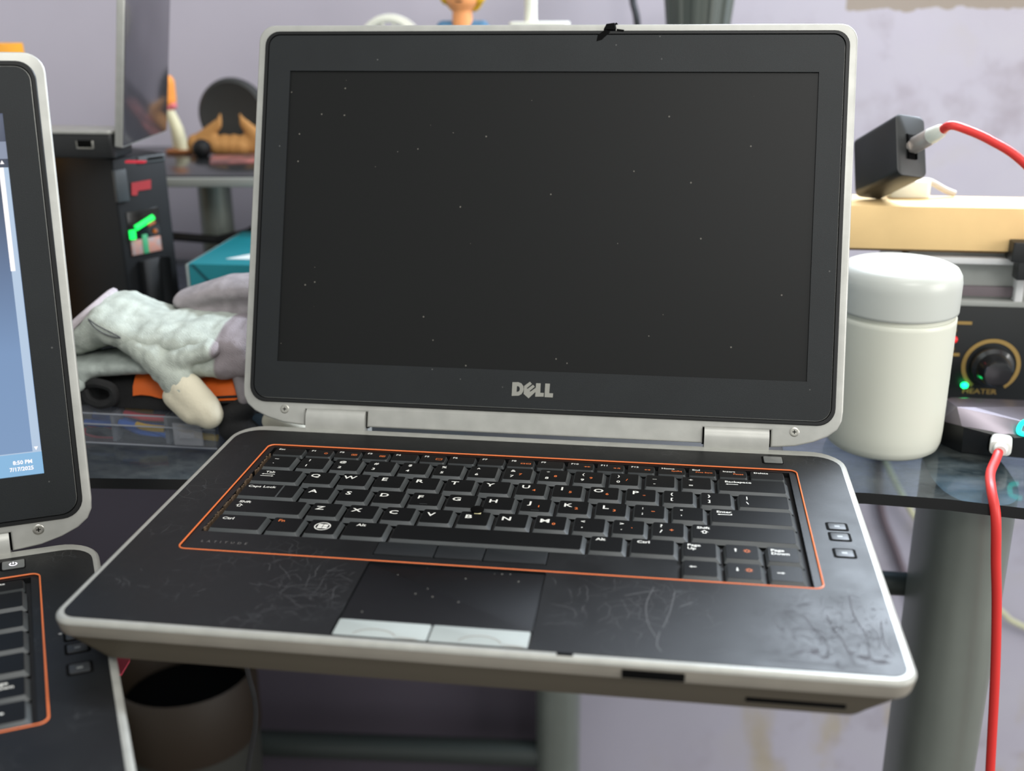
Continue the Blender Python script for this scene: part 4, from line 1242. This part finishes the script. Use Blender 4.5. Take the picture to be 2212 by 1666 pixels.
q = MB(MM); q.rbox(0, 120, 0, 45, 0, 2.5, 1, .3); tag(q.build('magazine', mat('dark_magazine', (64, 62, 66), .4, 0, .3, 40, (190, 120, 116)), loc=(-.345, .607, ZS), rot=(0, 0, .35)), 'thin dark magazine lying on the shelf edge', 'magazine')
rt = thing('router', 'black router box on the desk under the grey shelf', 'router', (-.25, .620, ZT))
q = MB(MM); q.rbox(-78, 60, -40, 30, 2, 62, 4, 1.5); q.build('housing', M['darkcase'], rt)
for z in (15, 28, 41):
    q = MB(MM); q.rbox(-74, 56, -41.5, -39, z, z + 6, 1, .3); q.build('ridge', mat('ridge_grey', (58, 60, 62), .4) if z == 15 else bpy.data.materials['ridge_grey'], rt)
q = MB(); q.tube(spline([(-.40, .566, .040), (-.33, .566, .036), (-.318, .566, .038), (-.2, .572, .066)], 6), .004, 8)
q.tube(spline([(-.40, .566, .040), (-.425, .568, .01), (-.43, .57, ZT + .004)], 6), .004, 8)
tag(q.build('black_lead', M['blackplastic']), 'black lead stretched in front of the router under the shelf', 'cable')

# things on the shelf, behind the blank laptop
fn = thing('mini_fan', 'round white desk fan peeking over the blank laptop', 'fan', (-.184, .662, ZS))
q = MB(MM); q.M = Matrix.Translation((0, 0, 98)) @ Matrix.Rotation(PI / 2, 4, 'X')
loop = [(30 * math.cos(2 * PI * i / 40), 30 * math.sin(2 * PI * i / 40), 0) for i in range(40)]
q.loft([[(r * math.cos(2 * PI * i / 40), r * math.sin(2 * PI * i / 40), z) for i in range(40)] for r, z in ((27, -10), (30.5, -8), (31.5, 0), (30.5, 8), (27, 10), (24, 9), (24, -9), (27, -10))], 0, False, False)
q.build('ring', mat('white_plastic', (222, 224, 212), .45), fn)
M['whiteplastic'] = bpy.data.materials['white_plastic']
q = MB(MM); q.M = Matrix.Translation((0, 0, 98)) @ Matrix.Rotation(PI / 2, 4, 'X')
q.lathe([(8, -8), (8.5, 6), (6, 9), (1, 9.5)], 24)
for kx_ in range(14):
    a = 2 * PI * kx_ / 14
    q.tube([(8 * math.cos(a), 8 * math.sin(a), 7), (25 * math.cos(a), 25 * math.sin(a), 7)], 1.6, 6)
q.build('grille', M['whiteplastic'], fn)
q = MB(MM); q.lathe([(24, 0), (24, 4), (6, 7), (5, 66), (5, 70)], 24); q.build('stand', M['whiteplastic'], fn)

f2 = thing('figurine', 'toy figurine with yellow hair and blue shoulders peeking over the blank laptop', 'figurine', (-.1155, .655, ZS + .004))
parts_ = {'torso': (chain((0, 0, 30), (0, 0, 100), (14, 10, 12), (17, 11, 12), 8) + chain((-17, 0, 112), (17, 0, 112), (8, 8, 8), (8, 8, 8), 6) + chain((-19, 0, 112), (-24, 0, 66), (6, 6, 6), (5, 5, 5), 6) + chain((19, 0, 112), (24, 0, 66), (6, 6, 6), (5, 5, 5), 6) + chain((-8, 0, 34), (-9, 0, 5), (8, 8, 8), (6, 8, 5), 5) + chain((8, 0, 34), (9, 0, 5), (8, 8, 8), (6, 8, 5), 5), mat('blue_toy', (76, 122, 158), .6)),
          'head': (chain((0, -2, 112), (0, -2, 128), (10, 9, 6), (9, 9, 8), 4) + chain((0, -3, 140), (0, -2, 156), (15, 14, 14), (16, 15, 14), 4) + chain((0, -16.5, 142), (0, -16.5, 144), (2.4, 3, 3), (1.6, 2, 3), 2), mat('peach_toy', (242, 164, 104), .6)),
          'hair': (chain((-14, 2, 140), (-12, 4, 168), (7, 9, 8), (9, 12, 10), 5) + chain((14, 2, 140), (12, 4, 168), (7, 9, 8), (9, 12, 10), 5) + chain((-12, 3, 168), (12, 3, 168), (10, 14, 10), (10, 14, 10), 5) + chain((-8, 10, 140), (8, 10, 140), (10, 8, 14), (10, 8, 14), 3), mat('yellow_toy', (226, 180, 34), .6))}
q = MB(MM); q.rbox(-24, 24, -14, 14, -3.6, .6, 5, 1); q.build('stand', M['blackplastic'], f2)
for nme, (pp, mm_) in parts_.items():
    o = blob(nme, pp, 1.8, mm_, f2, 3)
    for v in o.data.vertices:
        v.co = v.co * MM
q = MB(MM)
for s in (-1, 1):
    q.sphere((6 * s, -16.6, 149), (2.2, 1.0, 3))
q.tube([(-3, -16.8, 136), (3, -16.8, 136)], .6, 6)
q.build('face_paint', mat('dark_paint', (40, 30, 30), .5), f2)

ps = thing('phone_holder', 'white upright phone holder with a flat platform behind the blank laptop', 'holder', (-.055, .66, ZS))
q = MB(MM); q.lathe([(26, 0), (26, 4), (20, 6)], 28); q.build('foot', M['whiteplastic'], ps)
q = MB(MM); q.tube([(0, 0, 5), (0, 0, 185)], 5.4, 14); q.build('pole', M['whiteplastic'], ps)
q = MB(MM); q.rbox(-18, 34, -14, 14, 116.5, 122.0, 3, 1); q.build('platform', M['whiteplastic'], ps)
q = MB(MM); q.tube(spline([(0, 0, 184), (6, 0, 210), (26, 0, 224), (48, 0, 212), (56, 0, 190)], 8), 4.5, 12); q.build('arm', M['whiteplastic'], ps)

pt = thing('ribbed_pot', 'dark grey ribbed pot tapering downwards behind the top edge of the blank laptop', 'pot', (.092, .66, ZS))
q = MB(MM); q.lathe([(17, 0), (20, 2), (22, 60), (24, 90), (31.2, 160), (32.5, 172), (29, 172), (20, 70)], 96, (0, 0, 0), 0, True, True, 1.0, 12, .035)
q.build('pot', mat('ribbed_grey', (72, 78, 74), .45), pt, sharp=.4)
q = MB(); q.tube(spline([(.026, .74, .30), (.031, .735, .24), (.037, .72, .216), (.045, .70, .15), (.05, .69, ZS + .003)], 6), .0032, 8)
tag(q.build('hanging_lead', M['darkcase']), 'dark lead hanging beside the ribbed pot above the blank laptop', 'cable')

# ------------------------------------------------------------------ right side
jar = thing('white_jar', 'white cylindrical plastic jar with domed lid beside the blank laptop', 'jar', (.2150, .3150, ZT))
M['jar'] = mat('white_jar_plastic', (204, 205, 192), .4, 0, .02, 6)
q = MB(MM); q.lathe([(26, 0), (31, .6), (34.2, 3), (35.4, 7), (35.8, 14), (35.85, 20), (35.9, 84), (35.9, 86.6), (34.8, 87.6)], 64); q.build('body', M['jar'], jar, 1.2)
q = MB(MM); q.lathe([(34.4, 87.0), (34.4, 90.4)], 64, cap0=False, cap1=False); q.build('seam_ring', M['jar'], jar)
q = MB(MM); q.lathe([(35.4, 89.9), (36.4, 90.5), (36.5, 92), (36.5, 106), (36.5, 108.5), (35.8, 112.8), (33.6, 116.4), (30, 118.0), (24, 118.6), (6, 118.9), (3.5, 118.6), (1.2, 118.2)], 64); q.build('lid', mat('white_jar_lid', (186, 189, 183), .35, 0, .02, 6), jar, 1.2)

# soldering-station style box
hs = thing('heater_station', 'black heater control box with gold dial scale behind the white jar', 'controller', (.29, .46, ZT))
def HB():
    q = MB(MM); q.M = Matrix.Translation((-290, -460, 30)); return q
M['gold'] = mat('gold_print', (150, 122, 66), .5)
q = HB(); q.rbox(236, 372, 400, 520, -29, 39.5, 2, .8); q.build('case', mat('station_black', (20, 22, 23), .45, 0, .1, 30), hs)
q = HB(); q.M = q.M @ Matrix.Translation((299.7, 399.6, -2.6)) @ Matrix.Rotation(PI / 2, 4, 'X')
n = 40
vs, fs = [], []
for i in range(n + 1):
    a = math.radians(-55 + 290 * i / n)
    for r in (16.8, 19.6):
        vs.append((r * math.cos(a), r * math.sin(a), .15))
for i in range(n):
    fs.append((2 * i, 2 * i + 1, 2 * i + 3, 2 * i + 2))
q.add(vs, fs); q.build('dial_scale', M['gold'], hs)
q = HB(); q.M = q.M @ Matrix.Translation((299.7, 399.8, -2.6)) @ Matrix.Rotation(PI / 2, 4, 'X')
q.lathe([(14.5, 0), (14.0, 6), (11.5, 8), (9.5, 18), (8.6, 19.5), (2, 20)], 40); q.build('knob', mat('knob_black', (26, 27, 29), .22, coat=.5), hs)
q = HB(); q.M = q.M @ Matrix.Rotation(PI / 2, 4, 'X')
q.text('HEATER', 294.5, -21.6, -399.75, 3.6, 0, 'CENTER', 1.25, .02); o = q.build('lettering', M['gold'], hs)
q = HB()
for x0, x1, z in ((262, 283.5, 27.6), (262, 274, 22.0), (262, 274, 8.6), (262, 278, 4.6)):
    q.box(x0, x1, 399.7, 400, z - 1.1, z + 1.1)
q.build('printed_bars', M['gold'], hs)
q = HB(); q.sphere((272.8, 399.4, 15.6), (2.6, 2.2, 2.6)); q.build('red_lamp', mat('red_lens', (220, 40, 44), .3, emit=(230, 30, 36), estr=.5), hs)
q = HB(); q.sphere((283.5, 397.6, -17.0), (2.6, 2.2, 2.2)); q.build('green_lamp', glow('green_lens', (10, 220, 110), 7.0), hs)
# white recessed unit on it
wu = thing('white_unit', 'white box with recessed grey front stacked on the black heater control box', 'device', (.29, .46, .0397))
def WB():
    q = MB(MM); q.M = Matrix.Translation((-290, -460, -39.7)); return q
M['unit_white'] = mat('unit_white', (214, 214, 214), .5)
M['unit_grey'] = mat('unit_grey', (150, 152, 148), .5)
q = WB(); q.rbox(238, 372, 407, 515, 39.8, 76, 1, .5); q.build('housing', M['unit_grey'], wu)
q = WB(); q.rbox(238, 372, 398.6, 515, 69.2, 73.6, 1, .5); q.build('lip', M['unit_white'], wu)
q = WB(); q.rbox(238, 372, 399, 409, 39.8, 43.8, 1, .5); q.build('sill', M['unit_grey'], wu)
q = WB(); q.rbox(308.5, 314, 399.5, 408, 43, 69.5, 1, .4); q.build('post', M['unit_white'], wu)
q = WB(); q.rbox(240, 308.5, 404.5, 407.6, 45.5, 52.5, .5, .2); q.build('slot', mat('slot_mauve', (104, 94, 98), .6), wu)
q = WB(); q.rbox(299, 336, 385, 402, 74.2, 87.5, 1.5, .6); q.M = q.M @ Matrix.Translation((0, 0, 0)); q.rbox(304, 336, 386, 398, 62, 76, 1, .4)
tag(q.build('black_clamp', M['blackplastic'], loc=(.29, .46, .0397)), 'black plastic clamp at the right frame edge under the cardboard box', 'clamp')
# cardboard box
cb = thing('cardboard_box', 'long plain tan cardboard box under the black charger', 'box', (.27, .415, .0765))
q = MB(MM); q.rbox(-88, 130, -19, 24, 2.4, 31.5, .8, .4); q.build('carton', mat('tan_card', (226, 192, 136), .75, 0, .05, 18, bump=.1, bscale=300), cb)
q = MB(MM); q.rbox(-86, 128, -14, 20, 0, 2.6, .5, .2); q.build('shadow_strip', mat('shadow_brown', (120, 92, 58), .8), cb)  # darker brown strip standing in for the shadow beneath the carton
# charger
ch_pos = Vector((.2286, .3923, .1485))
Lx = Vector((-.405, .797, -.448)).normalized()
Uz = (Vector((-.041, .474, .88)) - Lx * Vector((-.041, .474, .88)).dot(Lx)).normalized()
Wx = Lx.cross(Uz).normalized()
R3 = Matrix((Wx, Lx, Uz)).transposed()
cg = thing('wall_charger', 'black wall charger brick propped on the cardboard box', 'charger', tuple(ch_pos), R3.to_euler())
q2 = MB(MM); q2.M = Matrix.Rotation(-PI / 2, 4, 'X')        # long axis along y with rounded front corners
q2.rbox(-11.2, 11.2, -21, 21, 0, 48, 4.5, 1.2); q2.build('brick', mat('charger_black', (26, 28, 28), .42, 0, .05, 40), cg)
q = MB(MM); q.rbox(-3.4, 3.4, -.3, .4, -9.5, 7.5, 2, .1); q.build('socket', M['black'], cg)
# adapter and cord behind it
ad = thing('white_adapter', 'white plug adapter with grey cord behind the charger', 'adapter', (.238, .4330, .108))
q = MB(MM); q.rbox(-14, 14, -6, 5, 0, 12, 3, 1.2); q.build('block', M['whiteplastic'], ad)
q = MB(MM); q.tube(spline([(4, 0, 10), (13, 1, 11), (25, 2, 5), (32, 2, 2.3)], 6), 2.2, 8); q.build('cord', mat('grey_cord', (176, 170, 164), .6), ad)
# red charging cable: charger plug -> out of view -> mouse plug
rc = thing('charging_cable', 'red charging cable with pale plugs running from charger to black mouse', 'cable', (0, 0, 0))
M['redcord'] = mat('red_rubber', (206, 44, 40), .45)
fr = ch_pos
n_out = -Lx
sock = fr + R3 @ Vector((0, 0, -.001))
d_ = (Vector((.86, -.45, .42))).normalized()
q = MB()
q.tube([tuple(sock + n_out * .0005), tuple(sock + n_out * .003)], .0042, 12)
p1 = sock + n_out * .002; 
q.tube([tuple(p1), tuple(p1 + n_out * .001), tuple(p1 + n_out * .0165), tuple(p1 + n_out * .018)], [.0048, .0056, .0056, .0050], 14, flat=.62)
q.build('plug', mat('plug_metal', (188, 178, 170), .35, .4), rc)
q = MB(); p2 = p1 + n_out * .018
q.tube([tuple(p2), tuple(p2 + n_out * .001), tuple(p2 + n_out * .009), tuple(p2 + n_out * .012)], [.0048, .0052, .0044, .0034], 14)
q.build('strain_relief', M['whiteplastic'], rc)
p3 = p2 + n_out * .011
cab = [tuple(p3), tuple(p3 + n_out * .008), (.2530, .362, .1630), (.2696, .362, .1560), (.2911, .362, .1425), (.330, .36, .105), (.40, .34, .03), (.48, .29, -.06), (.54, .24, -.22), (.50, .17, -.50), (.38, .15, -.60), (.31, .18, -.46), (.289, .216, -.30),
       (.2826, .224, -.207), (.2766, .224, -.140), (.2712, .224, -.092), (.2666, .223, -.062), (.2632, .224, -.035), (.2625, .236, -.0245), (.2665, .256, -.0225), (.2745, .276, -.0215), (.2790, .2865, -.0190)]
q = MB(); q.tube(spline(cab, 7), .0028, 12); q.build('cord', M['redcord'], rc)
q = MB(); q.M = Matrix.Translation((.2800, .2885, -.0188)) @ Matrix.Rotation(math.radians(-16), 4, 'Z') @ Matrix.Rotation(-PI / 2, 4, 'X')
q.rbox(-.0062, .0062, -.0046, .0046, -.002, .012, .003, .001); q.M = q.M @ Matrix.Translation((0, 0, -.003)); q.lathe([(.0034, -.003), (.0042, 0), (.0044, .003)], 14)
q.build('plug', mat('plug_white', (226, 226, 220), .4), rc)
# mouse
ms = thing('computer_mouse', 'black faceted computer mouse with teal light plugged into the red cable', 'mouse', (.292, .33, ZT))
def SB():
    q = MB(MM); q.M = Matrix.Translation((-292, -330, 30)); return q
q = SB()
q.hull([(252, 318, -29.5), (262, 304, -29.5), (300, 299, -29.5), (326, 306, -29.5), (332, 345, -29.5), (322, 366, -29.5), (270, 366, -29.5), (254, 345, -29.5),
        (250, 318, -14), (261, 303, -12), (286, 298.5, -16.5), (300, 299, -15), (330, 308, -14), (334, 345, -14), (322, 368, -16), (268, 368, -16), (251, 345, -14)])
q.build('base', mat('mouse_black', (16, 17, 18), .35), ms, .3)
q = SB()
q.hull([(250.5, 317, -13.8), (260, 304, -11.8), (286, 299, -16.2), (300, 299.5, -14.8), (330, 308, -13.8), (334, 345, -13.8), (322, 368, -15.8), (268, 368, -15.8), (251, 345, -13.8),
        (257, 309, -1.0), (268, 311, -1.5), (288, 303, -11), (306, 305, -9.5), (255, 330, -3.4), (268, 334, -4.2), (312, 332, -7.0), (318, 352, -12), (266, 352, -10)])
q.build('shell', mat('mouse_shell', (112, 106, 114), .30, .55, -.3, 90), ms, .25)
q = SB(); q.rbox(276, 290, 297.6, 301, -25.5, -15.5, 2, .4); q.build('port_recess', M['black'], ms)
q = SB(); q.tube(spline([(300, 297.6, -4), (294.5, 298.6, -5), (292.5, 299.2, -9), (293, 299, -12.5), (297, 298.6, -13.5)], 5), 1.5, 8); q.build('teal_light', glow('teal_led', (30, 230, 210), 2.6), ms)

# cables by the wall
q = MB(); q.tube(spline([(.27, .767, -.06), (.30, .767, -.20), (.3416, .767, -.283), (.367, .767, -.316), (.412, .767, -.366), (.455, .767, -.406), (.483, .767, -.424), (.62, .767, -.48), (.75, .767, -.62), (.78, .767, -.776)], 6), .0030, 8)
tag(q.build('pale_cable', mat('pale_yellow_cable', (206, 204, 168), .6)), 'pale yellow cable running down the wall behind the desk leg', 'cable')
q = MB(); q.tube(spline([(.29, .775, -.05), (.305, .775, -.2), (.315, .775, -.288), (.336, .775, -.34), (.366, .775, -.41), (.40, .775, -.48), (.42, .775, -.776)], 6), .0040, 8)
tag(q.build('mauve_cable', mat('mauve_cable', (112, 100, 108), .7)), 'mauve-grey cable on the wall left of the grey desk leg', 'cable')
q = MB(); q.tube(spline([(-.186, .1985, -.037), (-.1835, .1985, -.09), (-.1781, .1995, -.156), (-.1753, .20, -.18), (-.1768, .20, -.201), (-.1857, .20, -.2405), (-.20, .20, -.33), (-.19, .21, -.55), (-.2, .24, -.776)], 8), .0017, 8)
tag(q.build('hanging_cable', M['blackplastic']), 'thin black cord hanging below the front edge of the blank laptop', 'cable')

# bins under the desk
M['bin_body'] = mat('bin_grey', (50, 50, 45), .55, 0, .06, 10)
M['bin_rim'] = mat('bin_brown', (40, 28, 13), .6, 0, -.3, 20)
for (x, y, r, zt_, rz, lab) in ((-.375, .50, .068, -.372, 0, 'grey bin with brown rim standing nearest the hanging black cord'), (-.505, .43, .060, -.375, 0, 'grey bin with brown rim next to the edge of the running laptop')):
    t_ = thing('waste_bin', lab, 'bin', (x, y, -.78), group='bins under the desk')
    h = zt_ + .78
    q = MB(); q.lathe([(r * .82, 0), (r * .84, .004), (r * .97, h - .07), (r * .93, h - .07), (r * .80, .01)], 40); q.build('body', M['bin_body'], t_, 1.0)
    q = MB(); q.lathe([(r * .975, h - .072), (r * 1.0, h - .068), (r, h - .002), (r * .97, h), (r * .93, h - .004), (r * .93, h - .07)], 40, cap0=False, cap1=False); q.build('rim', M['bin_rim'], t_, 1.0)
    q = MB(); q.lathe([(r * .92, h - .035), (r * .5, h - .034)], 40, cap0=False); q.build('liner', M['black'], t_)
